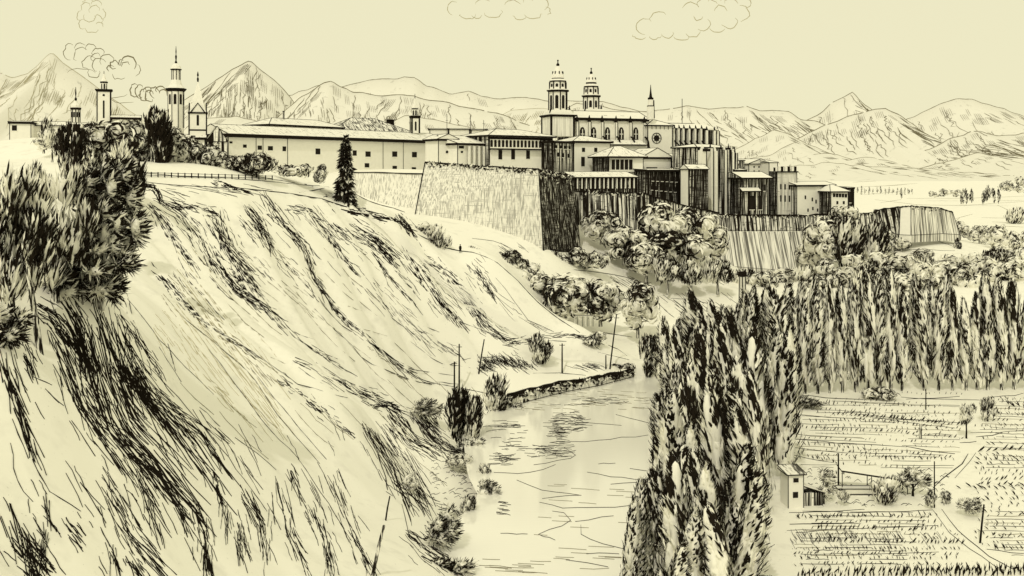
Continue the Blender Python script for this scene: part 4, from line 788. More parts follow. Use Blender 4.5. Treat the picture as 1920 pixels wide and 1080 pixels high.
# ------------------------------------------------------------------ ramparts
def wall_solid(name, label, top, bot, back, mat, cat='wall', cop=.5, tuft=0, mats=None, lw=2.2):
    """top and bot: (px, py, Y) along the foot and head of the wall; back: how far it runs inward"""
    root = empty(name, W(bot[0][0], HZ, bot[0][2])); root.location.z = 0; tag(root, label, cat); o = root.location
    T = [W(*t)-o for t in top]; B = [W(*t)-o for t in bot]; n = len(T)
    for i in range(n-1):
        mb = MB(); K = Vector((0, back, 0)); p = [B[i], B[i+1], T[i+1], T[i]]; p2 = [B[i]+K, B[i+1]+K, T[i+1]+K, T[i]+K]; dn = Vector((0, 0, -3))
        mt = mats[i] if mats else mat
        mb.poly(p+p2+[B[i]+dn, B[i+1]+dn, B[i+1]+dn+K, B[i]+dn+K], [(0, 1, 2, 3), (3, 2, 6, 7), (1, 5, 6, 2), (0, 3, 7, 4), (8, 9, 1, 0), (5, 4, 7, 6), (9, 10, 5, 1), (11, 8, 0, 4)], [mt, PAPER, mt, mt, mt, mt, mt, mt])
        mb.tube([B[i], T[i]], lw*.5*bot[i][2]/F, INK); mb.tube([B[i+1], T[i+1]], lw*.5*bot[i+1][2]/F, INK)
        mb.tube([B[i], B[i+1]], lw*.35*bot[i][2]/F, INK); mb.build('wall_face', root)
        if cop:
            mb = MB(); m_ = 8; pp = [T[i].lerp(T[i+1], k/m_)+Vector((0, -.1, rng.normal(0, .12))) for k in range(m_+1)]
            mb.tube(pp, [cop*rng.uniform(.5, 1.1) for _ in pp], INK); mb.build('coping', root)
        ln = (T[i+1]-T[i]).length; k = int(tuft*ln)
        if k > 40:
            tt = rng.random(k); base = np.array([tuple(T[i].lerp(T[i+1], a)) for a in tt])
            drop = rng.exponential(.9, k); base[:, 2] -= drop; base[:, 1] -= .35; base[:, 0] += rng.normal(0, .2, k)
            u = np.stack([rng.normal(0, .8, k), rng.normal(-.2, .2, k), rng.normal(0, .7, k)], -1); u /= np.linalg.norm(u, axis=1)[:, None]
            nn = np.tile([[0, -1, .2]], (k, 1))+rng.normal(0, .3, (k, 3))
            hw_ = blade_obj('hanging_weeds', base, u, nn, rng.uniform(.8, 2.0, k), rng.uniform(.25, .6, k), [LEAFD, LEAFL], (rng.random(k) < .3).astype(int), root); hw_['kind'] = 'stuff'
    return root
wall_solid('curtain_wall', 'light streaked curtain wall left of the big bastion behind the conifer', [(652,322,316),(792,326,306)], [(655,388,314),(778,404,303)], 6, STONE2, cop=.3, lw=1.6)
wall_solid('bastion', 'great sloping stone bastion with a pale streaked front and a right flank hatched black as shade', [(797,304,300),(1010,318,288),(1075,330,314)], [(778,404,296),(1019,470,285),(1088,468,312)], 18, STONE, 'bastion', cop=.35, tuft=7, mats=[STONE, DARKW], lw=2.6)  # second face: shade of the right flank put into the stone colour
wall_solid('ivy_wall', 'dark ivy streaked rampart between the bastion and the pale trees', [(1076,358,334),(1205,362,340)], [(1080,440,330),(1210,440,336)], 5, IVYW, cop=.3, tuft=3)
wall_solid('sloping_parapet', 'rampart whose top slopes down beneath the slatted house and the chapel', [(1205,362,340),(1280,384,352),(1348,400,364)], [(1206,450,338),(1282,470,350),(1350,480,362)], 4, IVYW, cop=.4, lw=1.6)
wall_solid('long_rampart', 'long rampart with a dark shaggy upper band below the right-hand houses', [(1348,402,372),(1480,404,378),(1560,402,384),(1650,398,396)], [(1349,432,370),(1481,432,376),(1561,430,382),(1650,420,394)], 5, IVYW, cop=.45, tuft=3, lw=1.2)
wall_solid('glacis', 'sloping hatched stone glacis at the foot of the long rampart', [(1349,434,369),(1481,434,375),(1561,432,381)], [(1352,498,360),(1484,508,364),(1562,506,372)], 4, CLIFF, cop=0, lw=1.2)
wall_solid('far_bastion', 'distant corner bastion with one pale face and one finely streaked face', [(1648,393,414),(1688,388,405),(1708,386,404),(1762,390,416),(1786,398,422)], [(1644,430,412),(1686,440,402),(1708,441,401),(1768,438,413),(1800,440,419)], 6, STONE, 'bastion', cop=.4, mats=[IVYW, PAPER, CLIFF, CLIFF], lw=1.6, tuft=2)
wall_solid('river_wall', 'low dark stone embankment wall along the far left bank of the river', [(952,740,208.5),(1062,716,222),(1122,706,228),(1188,692,238)], [(950,762,208),(1062,734,221.5),(1122,723,227.5),(1188,706,237.5)], 2.5, STONE, cop=.45, tuft=8, lw=2)

# ------------------------------------------------------------------ trees and bushes
def crown_blades(pts, nrm, up, ln, ink, kfreq, seed, jit=.5, aspect=.3):
    """pts/nrm on the crown surface; ink fraction decided by clumps of noise"""
    r = np.random.default_rng(seed); n = len(pts)
    ph = r.uniform(0, 6.28, 6); q_ = pts*kfreq
    no = np.sin(q_[:, 0]*2.3+ph[0]+1.4*np.sin(q_[:, 2]*.7+ph[1]))+np.sin(q_[:, 1]*2.5+ph[2]+q_[:, 2]*.43)+.8*np.sin(q_[:, 2]*1.3+q_[:, 0]*1.9+ph[3])+r.normal(0, .95, n)
    thr = np.quantile(no, 1-ink); mi = (no > thr).astype(int)
    u = up+r.normal(0, jit, (n, 3)); u /= np.linalg.norm(u, axis=1)[:, None]
    nn = nrm+r.normal(0, .35, (n, 3)); nn -= u*(nn*u).sum(1)[:, None]; nn /= np.linalg.norm(nn, axis=1)[:, None]+1e-9
    l = ln*r.uniform(.55, 1.35, n); wd = l*aspect*r.uniform(.6, 1.4, n); wd = np.where(mi == 1, wd*.72, wd*1.5)
    off = np.where(mi == 1, .16, 0)*ln
    return pts+nn*off[:, None], u, nn, l, wd, mi
def trunk_mesh(name, h, r0, parent, lean=0, limbs=3, seed=0, mat=None):
    r = random.Random(seed); mb = MB(); pts = []
    for i in range(6):
        t = i/5; pts.append((lean*t*t*h*.3+r.uniform(-.04, .04)*h*t, r.uniform(-.03, .03)*h*t, -.6+(h+.6)*t))
    mb.tube(pts, [r0*(1.25-.85*i/5) for i in range(6)], mat or BARK, 7)
    for k in range(limbs):
        i = r.randint(2, 4); a = r.uniform(0, 6.28); p = Vector(pts[i]); d = Vector((math.cos(a)*.7, math.sin(a)*.7, .75))*h*.35
        mb.tube([p, p+d*.5+Vector((0, 0, .05*h)), p+d], [r0*.5, r0*.32, r0*.12], mat or BARK, 5)
    return mb.build(name, parent)
def strip_blades(c, u, nrm, l, wd, bend):
    """curved leaf strokes of two quads, tapering to both ends"""
    s_ = np.cross(u, nrm); s_ /= np.linalg.norm(s_, axis=1)[:, None]+1e-9; L = l[:, None]; w2 = wd[:, None]*.5; bd = bend[:, None]*L
    p0 = c-u*L*.5; p3 = c+u*L*.5; m1 = c-u*L*.18+s_*bd*.8+nrm*L*.03; m2 = c+u*L*.2+s_*bd*.8+nrm*L*.03
    v = np.stack([p0, m1+s_*w2, m1-s_*w2, m2+s_*w2*.8, m2-s_*w2*.8, p3], 1).reshape(-1, 3); k = np.arange(len(c))*6
    tri = np.concatenate([np.stack([k, k+1, k+2], -1), np.stack([k+3, k+5, k+4], -1)]); qd = np.stack([k+1, k+3, k+4, k+2], -1)
    return v, [tuple(t) for t in tri.tolist()]+[tuple(t) for t in qd.tolist()]
def lump(c, r, seed, up=1.0, seg=9, rings=7, rough=.16):
    """an uneven leafy mass: c centre, r radii"""
    rr = np.random.default_rng(seed); ph = rr.uniform(0, 6.28, 4); V = []; FC = []
    for i in range(rings+1):
        t = math.pi*i/rings
        for j in range(seg):
            a = 2*math.pi*j/seg; k = 1+rough*(math.sin(3*a+ph[0]+t*2)+.7*math.sin(5*a+ph[1]-t*3))+rr.normal(0, rough*.3)
            V.append((c[0]+r[0]*k*math.sin(t)*math.cos(a), c[1]+r[1]*k*math.sin(t)*math.sin(a), c[2]-r[2]*math.cos(t)*(1+.05*k)))
    for i in range(rings):
        for j in range(seg): FC.append((i*seg+j, i*seg+(j+1) % seg, (i+1)*seg+(j+1) % seg, (i+1)*seg+j))
    return V, FC
def crown_mesh(name, lumps, strokes, parent):
    """lumps: list of (verts, faces) pale masses; strokes: list of (verts, faces, mat index)"""
    V = []; FC = []; MI = []
    for v, f in lumps:
        b_ = len(V); V += v; FC += [tuple(b_+k for k in q_) for q_ in f]; MI += [0]*len(f)
    for v, f, m_ in strokes:
        b_ = len(V); V += v.tolist(); FC += [tuple(b_+k for k in q_) for q_ in f]; MI += [m_]*len(f)
    o = mesh_obj(name, V, FC, [LEAFL, LEAFD], MI, parent); o.data.polygons.foreach_set('use_smooth', [m_ == 0 for m_ in MI]); return o
def poplar_proto(seed, h=26.0, r=1.9, ink=.46, n=1900):
    rr = np.random.default_rng(seed); root = empty('poplar', (0, 0, 0))
    trunk_mesh('trunk', h*.55, .32, root, 0, 2, seed)
    def prof(t): return np.clip(t/.14+.25, 0, 1)**.6*np.clip(1-t**2.6, .02, 1)**.75
    # upright flames of foliage packed round the stem
    lumps = [lump((0, 0, h*.53), (r*.5, r*.5, h*.43), seed, rough=.25)]
    fl = []
    for i in range(24):
        t = rr.uniform(.06, .86); a = i*2.4+rr.uniform(-.3, .3); q_ = r*float(prof(t))*.55; L_ = h*rr.uniform(.07, .16); w_ = r*rr.uniform(.22, .36)
        cz = h*(.1+.86*t); cc = np.array([q_*math.cos(a), q_*math.sin(a), cz]); fl.append((cc, w_, L_)); lumps.append(lump(cc, (w_, w_, L_), seed*31+i, seg=8, rings=6))
    c, nr, u, l, w_, m_ = [], [], [], [], [], []
    for k in range(n):
        t = rr.random()**.85; a = rr.uniform(0, 6.283); ck = math.sin(3*a+seed+2.2*t*math.pi)+.8*math.sin(5*a-3*t*math.pi+seed*2)+.7*math.sin(11*t+2*a)+rr.normal(0, 1.25)
        dark = ck > .88-1.8*(ink-.4)*2
        if not dark and rr.random() < .86: continue
        rad = r*float(prof(t))*(1+.16*math.sin(3*a+seed))*(rr.uniform(.93, 1.22) if dark else rr.uniform(.7, 1.15)); z = h*(.09+.89*t)
        c.append((rad*math.cos(a), rad*math.sin(a), z)); nr.append((math.cos(a), math.sin(a), .15)); u.append((math.cos(a)*.2+.26+rr.normal(0, .13), math.sin(a)*.22+rr.normal(0, .12), 1))
        l.append(rr.uniform(1.1, 2.9)*(1.0 if dark else .8)); w_.append(rr.uniform(.15, .38)*(1 if dark else 1.1)); m_.append(1 if dark else 0)
    c, nr, u, l, w_, m_ = map(np.array, (c, nr, u, l, w_, m_)); u = u/np.linalg.norm(u, axis=1)[:, None]; bend = rr.normal(0, .06, len(c)); st = []
    for q_ in (0, 1):
        s_ = m_ == q_; v, f = strip_blades(c[s_], u[s_], nr[s_], l[s_], w_[s_], bend[s_]); st.append((v, f, q_))
    crown_mesh('crown', lumps, st, root); return root
def copy_tree(o):
    c = o.copy(); COL.objects.link(c)
    for ch in o.children:
        d = ch.copy(); COL.objects.link(d); d.parent = c
    return c
protos = [poplar_proto(11+i, ink=(.36, .29, .40, .26, .33)[i]) for i in range(5)]; used = [False]*5
def put(k, loc, s, rz, lean, label, group, sx=1.0):
    if not used[k]: o = protos[k]; used[k] = True
    else: o = copy_tree(protos[k])
    o.location = loc; o.scale = (s*sx, s*sx, s); o.rotation_euler = (0, lean, rz); tag(o, label, 'tree', group); return o
def nth(i): return ['first','second','third','fourth','fifth','sixth','seventh','eighth','ninth','tenth','eleventh','twelfth','thirteenth','fourteenth','fifteenth','sixteenth','seventeenth','eighteenth','nineteenth','twentieth','twenty-first','twenty-second','twenty-third','twenty-fourth','twenty-fifth','twenty-sixth','twenty-seventh','twenty-eighth','twenty-ninth','thirtieth'][i]
row = [(1488,738,560),(1510,738,540),(1533,738,533),(1556,737,528),(1580,736,522),(1604,735,532),(1628,735,512),(1650,733,520),(1670,733,502),(1692,733,543),(1732,732,530),(1760,732,522),(1786,732,540),(1812,732,556),(1832,731,548),(1852,731,520),(1878,731,530),(1902,730,522),(1926,730,515),(1950,730,530)]
for i, (px, pb, pt) in enumerate(row):
    p = P(px, pb); h = (pb-pt)*p.y/F
    put(i % 5, p, h/26, rng.uniform(0, 6.28), rng.uniform(-.01, .05), 'tall dark poplar, %s from the left in the row behind the fields' % nth(i), 'poplars behind the fields', rng.uniform(.85, 1.15))
for i, px in enumerate([1478,1500,1524,1546,1570,1594,1616,1640,1662,1684,1716,1748,1775,1840,1866,1892]):
    Y = 245+rng.uniform(-3, 5); X = (px-960)*Y/F; h = rng.uniform(20, 25)
    put((i+2) % 5, (X, Y, z1(X, Y)), h/26, rng.uniform(0, 6.28), rng.uniform(0, .05), 'paler poplar standing behind the front row, %s from the left' % nth(i), 'poplars of the second row', rng.uniform(.8, 1.1))
for i, px in enumerate([1246,1268,1290,1312,1334,1356,1380,1404,1426,1448,1468]):
    Y = 224+(i % 3)*5; X = (px-960)*Y/F; z0 = max(z1(X, Y), -49.6); h = (HZ-(592, 596, 584, 578, 588, 570, 566, 556, 548, 532, 528)[i])*Y/F-z0
    put((i+1) % 5, (X, Y, z0), h/26, rng.uniform(0, 6.28), rng.uniform(.02, .09), 'poplar at the far end of the river belt, %s from the left' % nth(i), 'poplars at the far end of the belt', rng.uniform(1.3, 1.6))
spots = []
for j, Y in enumerate([103, 109, 116, 123, 131, 139, 148, 157, 167, 177, 188, 199, 210]):
    xr = float(seg_x(RB, Y)); wdt = (.262*Y-3.2 if Y < 152 else .268*Y+(Y-150)*.03)-xr-1.6; m_ = 4 if Y < 150 else 5
    for k in range(m_):
        X = xr+1.6+wdt*(k+.35*(j % 2))/(m_-.7)+rng.uniform(-.8, .8); spots.append((j, k, X, Y+rng.uniform(-2, 2)))
rank = {}
for j, k, X, Y in spots:
    hh = 15.5 if Y < 108 else 18.5 if Y < 120 else 22 if Y < 150 else 24.5
    xr = float(seg_x(RB, Y)); edge = (X-xr)
    if edge < 4: hh *= .62 if Y < 125 else .84 if Y < 175 else .82
    elif edge < 9: hh *= .93
    hh *= rng.uniform(.88, 1.08)
    if Y < 112 and edge < 6: hh *= .8
    side = ['beside the water', 'second from the water', 'in the middle of its rank', 'fourth from the water', 'nearest the fields'][k]
    put((j*3+k) % 5, (X, Y, z1(X, Y)), hh/26, rng.uniform(0, 6.28), rng.uniform(.03, .12), 'river belt poplar, %s rank from the front, %s' % (nth(j), side), 'poplars of the river belt', rng.uniform(1.15, 1.55)*(26/hh)**.35)
for i, (px, pt, X_) in enumerate([(1186,1000,0),(1200,960,0),(1222,945,0),(1240,935,0)]):
    Y = 113.5+i; X = (px-960)*Y/F; z0 = z1(X, Y); h = (HZ-pt)*Y/F-z0
    put((i+1) % 5, (X, Y, max(z0, -50)), h/26, rng.uniform(0, 6), .03, 'short slim poplar at the water edge, %s from the left of four' % nth(i), 'young poplars at the water', 1.35)

def tree(name, label, px, base, cx, cy, rx, ry, Y=None, ink=.5, n=900, ln=None, style='round', lobes=14, seed=0, group=None, cat='tree', trunk=True, ground=None, aspect=.34, tmat=None, ls=(.26, .46)):
    """a tree or bush: crown centre and radii in photo pixels at its depth, base on the ground"""
    rr = np.random.default_rng(seed*7+int(px)); p = P(px, base) if Y is None else W(px, base, Y)
    Y = p.y; gz = z1(p.x, p.y); p.z = min(max(p.z, gz-.3), p.z+6)
    root = empty(name, p); k = Y/F; C = np.array(tuple(W(cx, cy, Y)-p)); R = np.array((rx*k, max(rx, min(ry, rx*1.5))*k*.8, ry*k))
    if ln is None: ln = max(R[0], R[2])*.27
    if trunk: trunk_mesh('trunk', max(C[2], .5), max(.05*R[2], .07*R[0], 1.2*k), root, (C[0]/max(C[2], .5)) if abs(C[0]) > .2 else 0, 3, int(px), tmat)
    lo = []; lumps = []; st = []
    for i in range(lobes):
        d = rr.normal(0, 1, 3); d /= np.linalg.norm(d); d[1] *= .8
        if style == 'cone': t = (i+.5)/lobes; s_ = (1-t)*.72+.10; lo.append((C+np.array([d[0]*s_*R[0]*.7, d[1]*s_*R[1]*.7, (t*2-1)*R[2]*.95]), s_*.5, .10+.1*s_))
        else: s_ = rr.uniform(*ls); lo.append((C+d*R*(1-s_)*rr.uniform(.75, 1.0), s_, s_))
    for i, (lc_, s_, sz) in enumerate(lo):
        rx_ = R[0]*s_; rz_ = R[2]*sz; lk = .78 if style in ('round', 'cone') else .66
        if style in ('up',): rx_ *= .8; rz_ *= 1.1
        lumps.append(lump(lc_, (rx_*lk, R[1]*s_*lk, rz_*lk), int(px)*13+i, seg=11 if n > 300 else 6, rings=8 if n > 300 else 4, rough=.26))
    per = max(6, int(n*2.5)//lobes); c, nr, up, mi = [], [], [], []; ph = rr.uniform(0, 6.28, 4)
    for (lc_, s_, sz) in lo:
        d = rr.normal(0, 1, (per, 3)); d /= np.linalg.norm(d, axis=1)[:, None]; d[:, 1] -= .15
        if style in ('round', 'up'): keep = rr.random(per) < 1
        rad = rr.uniform(.8, 1.2, per)[:, None]; q_ = lc_+d*np.array([R[0]*s_, R[1]*s_, R[2]*sz])*rad
        if style == 'round': u = np.cross(d, [0, 1, 0])+.3*rr.normal(0, 1, (per, 3)); side = rr.normal(0, .5, per)
        elif style == 'spray': u = d*.8+np.array([.5, -.1, .2]); side = rr.normal(0, .6, per)
        elif style == 'cone': u = np.stack([d[:, 0]*.9, d[:, 1]*.9, np.full(per, -.45)], -1); side = rr.normal(0, .6, per)
        else: u = d*.4+np.array([.15, 0, 1.0]); side = d[:, 0]*.5+rr.normal(0, .4, per)  # dark leaves weighted to the right of each lobe, a painted shade side
        c.append(q_); nr.append(d); up.append(u); kk = 3.0/max(R[0], R[2])
        mi.append(side+.38*np.sin(q_[:, 0]*kk+ph[0])+.38*np.sin(q_[:, 2]*kk*1.2+ph[1])+rr.normal(0, .6, per))
    c = np.concatenate(c); nr = np.concatenate(nr); up = np.concatenate(up)+rr.normal(0, .14, (len(c), 3)); mi = np.concatenate(mi)
    nr = nr/np.linalg.norm(nr, axis=1)[:, None]; up = up/np.linalg.norm(up, axis=1)[:, None]; dark = mi > np.quantile(mi, 1-min(ink*.95, .9))
    l = ln*rr.uniform(.6, 1.45, len(c)); wd = l*aspect*rr.uniform(.55, 1.2, len(c))*np.where(dark, .72, .85); c = c+nr*np.where(dark, .12, 0)[:, None]*ln; bend = rr.normal(0, .05, len(c))+(.22 if style == 'round' else 0)
    for q_ in (0, 1):
        s_ = (dark == bool(q_)) & ((rr.random(len(c)) < .38) | dark); v, f = strip_blades(c[s_], up[s_], nr[s_], l[s_], wd[s_], bend[s_]); st.append((v, f, q_))
    crown_mesh('crown', lumps, st, root)
    tag(root, label, cat, group); return root
# big trees on the near left spur
tree('pine', 'big dark pine with a leaning trunk on the near left spur', 186, 572, 210, 430, 68, 150, ink=.52, n=2800, ln=1.25, style='spray', lobes=54, aspect=.2, ls=(.11, .22))
tree('pine', 'spreading lower bough pine tucked left of the big dark pine', 150, 560, 160, 508, 105, 62, ink=.54, n=1900, ln=1.25, style='spray', lobes=34, seed=3, aspect=.2, ls=(.11, .24))
tree('broadleaf_tree', 'pale leafy tree left of the big dark pine', 104, 560, 110, 420, 80, 125, ink=.26, n=1700, ln=1.35, style='up', lobes=34, seed=2, aspect=.18, ls=(.12, .28))
tree('broadleaf_tree', 'dark feathery tree at the left edge of the picture', 20, 600, 34, 440, 70, 135, ink=.36, n=2000, ln=1.35, style='up', lobes=40, seed=4, aspect=.18, ls=(.12, .28))
tree('broadleaf_tree', 'pale loose tree leaning over the cliff edge right behind the big dark pine', 230, 420, 236, 330, 36, 70, Y=140, ink=.42, n=900, ln=1.7, style='up', lobes=20, seed=14, aspect=.18, ls=(.16, .3))
tree('broadleaf_tree', 'faint pale sapling at the far left above the feathery tree', 60, 420, 70, 350, 40, 50, Y=150, ink=.2, n=500, style='up', lobes=16, seed=15, aspect=.18, ls=(.16, .3))
tree('bush', 'dark bush low at the left edge below the feathery tree', 12, 650, 14, 610, 44, 40, ink=.5, n=420, ln=1.1, style='spray', lobes=8, seed=5, cat='bush', trunk=False, aspect=.2)
tree('broadleaf_tree', 'dark upright tree behind the big pine', 150, 420, 146, 296, 38, 70, Y=165, ink=.55, n=1100, style='up', lobes=22, ls=(.18, .34), seed=6, aspect=.26)
tree('broadleaf_tree', 'pale ragged tree between the dark upright tree and the fence row', 205, 380, 212, 276, 56, 56, Y=172, ink=.40, n=1200, style='round', lobes=26, ls=(.18, .34), seed=7)
tree('broadleaf_tree', 'dark narrow tree rising just above the big pine', 190, 400, 186, 318, 26, 50, Y=150, ink=.6, n=700, style='up', lobes=12, seed=8, aspect=.26)
tree('broadleaf_tree', 'tall dark tree left of the spired tower', 285, 335, 292, 262, 32, 62, Y=208, ink=.68, n=900, style='up', lobes=16, seed=9, aspect=.3)
tree('broadleaf_tree', 'wispy pale tree at the top of the left cliff', 98, 300, 98, 245, 22, 34, Y=250, ink=.34, n=420, style='up', lobes=8, seed=10, aspect=.2)
tree('broadleaf_tree', 'dark scribbled tree under the square clock tower', 186, 300, 184, 262, 34, 36, Y=235, ink=.55, n=800, style='round', lobes=18, seed=16, ls=(.18, .34))
tree('broadleaf_tree', 'dark tree between the square clock tower and the tall dark tree', 238, 300, 240, 256, 34, 34, Y=238, ink=.6, n=800, style='round', lobes=18, seed=17, ls=(.18, .34))
tree('broadleaf_tree', 'dark clump below the onion turret', 128, 310, 128, 272, 28, 40, Y=225, ink=.6, n=800, style='up', lobes=16, seed=18, ls=(.18, .34))
tree('broadleaf_tree', 'leafy tree hiding the foot of the spired tower', 326, 300, 328, 262, 26, 26, Y=245, ink=.5, n=600, style='round', lobes=14, seed=19, ls=(.2, .36))
for i, (px, cy, rx, ry, ik, lab) in enumerate([(82,262,28,22,.3,'faint low tree before the terrace house at the far left'),(158,250,20,18,.45,'small tree before the low cottage between the left turrets'),(216,248,24,20,.5,'small tree at the right foot of the square clock tower'),(268,244,20,18,.5,'small tree before the long cottage'),(302,256,22,26,.55,'dark little tree at the left foot of the spired tower'),(352,270,20,16,.5,'small bushy tree at the foot of the gothic belfry'),(400,280,22,16,.6,'dark shrub at the foot of the stone gable')]):
    tree('broadleaf_tree', lab, px, cy+ry, px, cy, rx, ry, Y=286, ink=ik, n=480, style='round', lobes=12, seed=240+i, ls=(.2, .36))
for i, (px, cy, rx, ry, ik, lab) in enumerate([(240,284,36,40,.55,'rounded tree at the left end of the fence'),(264,272,32,42,.58,'dark tree behind the fence left of the tall dark tree'),(320,282,34,38,.52,'curly tree behind the fence under the spired tower'),(352,284,32,36,.55,'curly tree behind the fence under the gothic belfry'),(384,292,32,32,.6,'tree behind the fence below the stone gable'),
  (412,304,26,24,.7,'low dark tree at the right end of the fence'),(442,306,26,22,.76,'black rounded tree before the long white building, left of two'),(480,306,40,25,.78,'wide black tree before the long white building, right of two')]):
    tree('broadleaf_tree', lab, px, 334, px, cy, rx, ry, Y=212+i, ink=ik, n=620, style='round', lobes=12, seed=20+i, group='trees along the fence')
tree('hedge', 'scrubby pale hedge under the long white building', 560, 338, 560, 320, 50, 11, Y=232, ink=.42, n=420, lobes=12, seed=31, cat='hedge', trunk=False, ln=1.2)
tree('bush', 'small dark pointed bush left of the conifer', 604, 345, 604, 328, 19, 20, Y=238, ink=.68, n=420, lobes=10, seed=32, cat='bush', trunk=False)
tree('conifer', 'tall dark layered conifer in front of the curtain wall', 650, 388, 648, 326, 21, 64, Y=240, ink=.68, n=1400, style='cone', lobes=26, seed=33)
tree('bush', 'tall hatched bush left of the walker on the crest path', 826, 474, 824, 446, 26, 28, Y=254, ink=.5, n=520, style='up', lobes=12, seed=34, cat='bush', trunk=False, aspect=.25)
tree('bush', 'low bush under the left foot of the bastion', 795, 446, 796, 430, 22, 16, Y=258, ink=.52, n=320, lobes=8, seed=35, cat='bush', trunk=False)
tree('bush', 'spiky little bush right of the walker', 884, 474, 884, 466, 18, 9, Y=262, ink=.5, n=180, style='up', lobes=6, seed=36, cat='bush', trunk=False, aspect=.2)
for i, (px, base, cy, rx, ry, ik, Y, lab) in enumerate([(955,508,490,32,22,.58,272,'dark bush behind the crest below the bastion, uppermost of the descending row'),(988,535,510,36,27,.55,273,'bush behind the crest, second down the descending row'),(1018,565,538,36,30,.58,270,'bush behind the crest, lowest of the descending row'),
  (1034,508,488,26,22,.64,290,'bush with upright stems below the dark flank of the bastion'),(1072,505,484,34,22,.64,293,'dark shrubbery right below the flank of the bastion'),(1112,502,486,34,18,.55,296,'low shrubbery right of the bastion foot')]):
    tree('bush', lab, px, base, px, cy, rx, ry, Y=Y, ink=ik, n=420, style='round', lobes=10, seed=40+i, cat='bush', trunk=False, group='bushes below the bastion')
tree('broadleaf_tree', 'round bellied tree with curling dark boughs in the hollow, left of two', 1062, 612, 1066, 558, 54, 46, Y=262, ink=.46, n=1100, style='round', lobes=22, seed=50)
tree('broadleaf_tree', 'round bellied dark tree in the hollow, right of two', 1126, 608, 1128, 562, 46, 42, Y=264, ink=.55, n=1000, style='round', lobes=20, seed=51)
tree('broadleaf_tree', 'pale outlined tree beside the belt of poplars in the hollow', 1196, 630, 1200, 574, 40, 50, Y=258, ink=.26, n=900, style='round', lobes=18, seed=52)
for i, (px, base, cy, rx, ry, ik, Y, lab) in enumerate([(1128,455,424,42,32,.3,318,'pale tree leaning against the dark ivy wall'),(1170,494,456,46,32,.34,312,'pale tree low on the bank below the ivy wall'),(1212,528,486,44,36,.36,306,'pale tree at the bottom of the slanting row of pale trees'),
  (1240,462,422,56,46,.26,322,'large billowing pale tree below the lattice house'),(1300,456,420,52,38,.28,330,'large billowing pale tree below the chapel'),(1338,485,442,38,46,.32,336,'pale tree hiding the left end of the long rampart'),(1272,505,468,66,36,.42,316,'mottled tree in front of the two billowing pale trees')]):
    tree('broadleaf_tree', lab, px, base, px, cy, rx, ry, Y=Y, ink=ik, n=950, style='round', lobes=18, seed=60+i, group='pale trees under the ramparts')
for i, (px, rx, lab) in enumerate([(1252,30,'dark tree with thin stems, left of the clipped dark row'),(1296,32,'dark tree with thin stems in the middle of the clipped row'),(1346,34,'dark tree with thin stems, right of the clipped dark row')]):
    tree('broadleaf_tree', lab, px, 549, px, 508, rx, 27, Y=302+i*4, ink=.56, n=800, style='up', lobes=16, seed=70+i, group='dark trees above the terrace', aspect=.26)
tree('bush', 'slender dark bush at the far end of the river by the poplars', 1216, 706, 1216, 662, 20, 44, Y=238, ink=.58, n=620, style='up', lobes=12, seed=80, cat='bush', trunk=False, aspect=.26)
tree('bush', 'rocky dark bush at the end of the embankment wall', 1168, 706, 1166, 692, 26, 14, Y=240, ink=.6, n=380, lobes=9, seed=81, cat='bush', trunk=False)
tree('bush', 'dark crouching bush under the end of the slope', 1014, 684, 1014, 652, 27, 32, ink=.64, n=520, style='up', lobes=11, seed=82, cat='bush', trunk=False, aspect=.26)
tree('bush', 'hatched bush hanging over the end of the slope', 1116, 652, 1116, 634, 26, 15, ink=.6, n=420, lobes=9, seed=83, cat='bush', trunk=False)
tree('bush', 'tall dark riverside bush under the double pole', 870, 845, 870, 780, 38, 64, Y=186, ink=.50, n=1300, style='up', lobes=22, seed=84, ls=(.2, .36), cat='bush', trunk=False, aspect=.26)
tree('bush', 'rounded dark riverside bush at the start of the embankment wall', 930, 776, 930, 736, 28, 40, Y=206, ink=.5, n=700, style='up', lobes=14, seed=85, cat='bush', trunk=False, aspect=.26)
for i, (px, base, cy, rx, ry, ik, Y, lab, st) in enumerate([(885,850,835,30,17,.66,180,'low dark bush at the waterline below the tall riverside bush','spray'),(908,896,884,15,18,.6,163,'small spiky bush on the bluff at the river bend','up'),(915,938,918,26,20,.62,152.5,'dark bush at the tip of the river bend','spray'),
  (878,972,952,18,24,.66,145,'small dark upright bush just before the river bend','up'),(832,1034,985,40,46,.66,130,'large dark round bush at the near water edge','spray'),(845,1076,1058,50,18,.56,122.5,'straggling bush at the bottom of the picture by the water','spray'),(800,780,765,34,16,.45,198,'patch of brush left of the tall riverside bush','spray'),(960,775,765,26,10,.62,208,'dark brush at the foot of the embankment wall','spray'),
  (770,925,905,22,18,.4,152,'pale brush on the slumped bank of the bluff','round'),(860,878,862,30,13,.34,168,'pale scrub on the slumped bank above the water','round')]):
    tree('bush', lab, px, base, px, cy, rx, ry, Y=Y, ink=ik, n=700 if rx > 30 else 420, style=st, lobes=12, seed=90+i, cat='bush', trunk=False, group='bushes on the left river bank', aspect=.26)
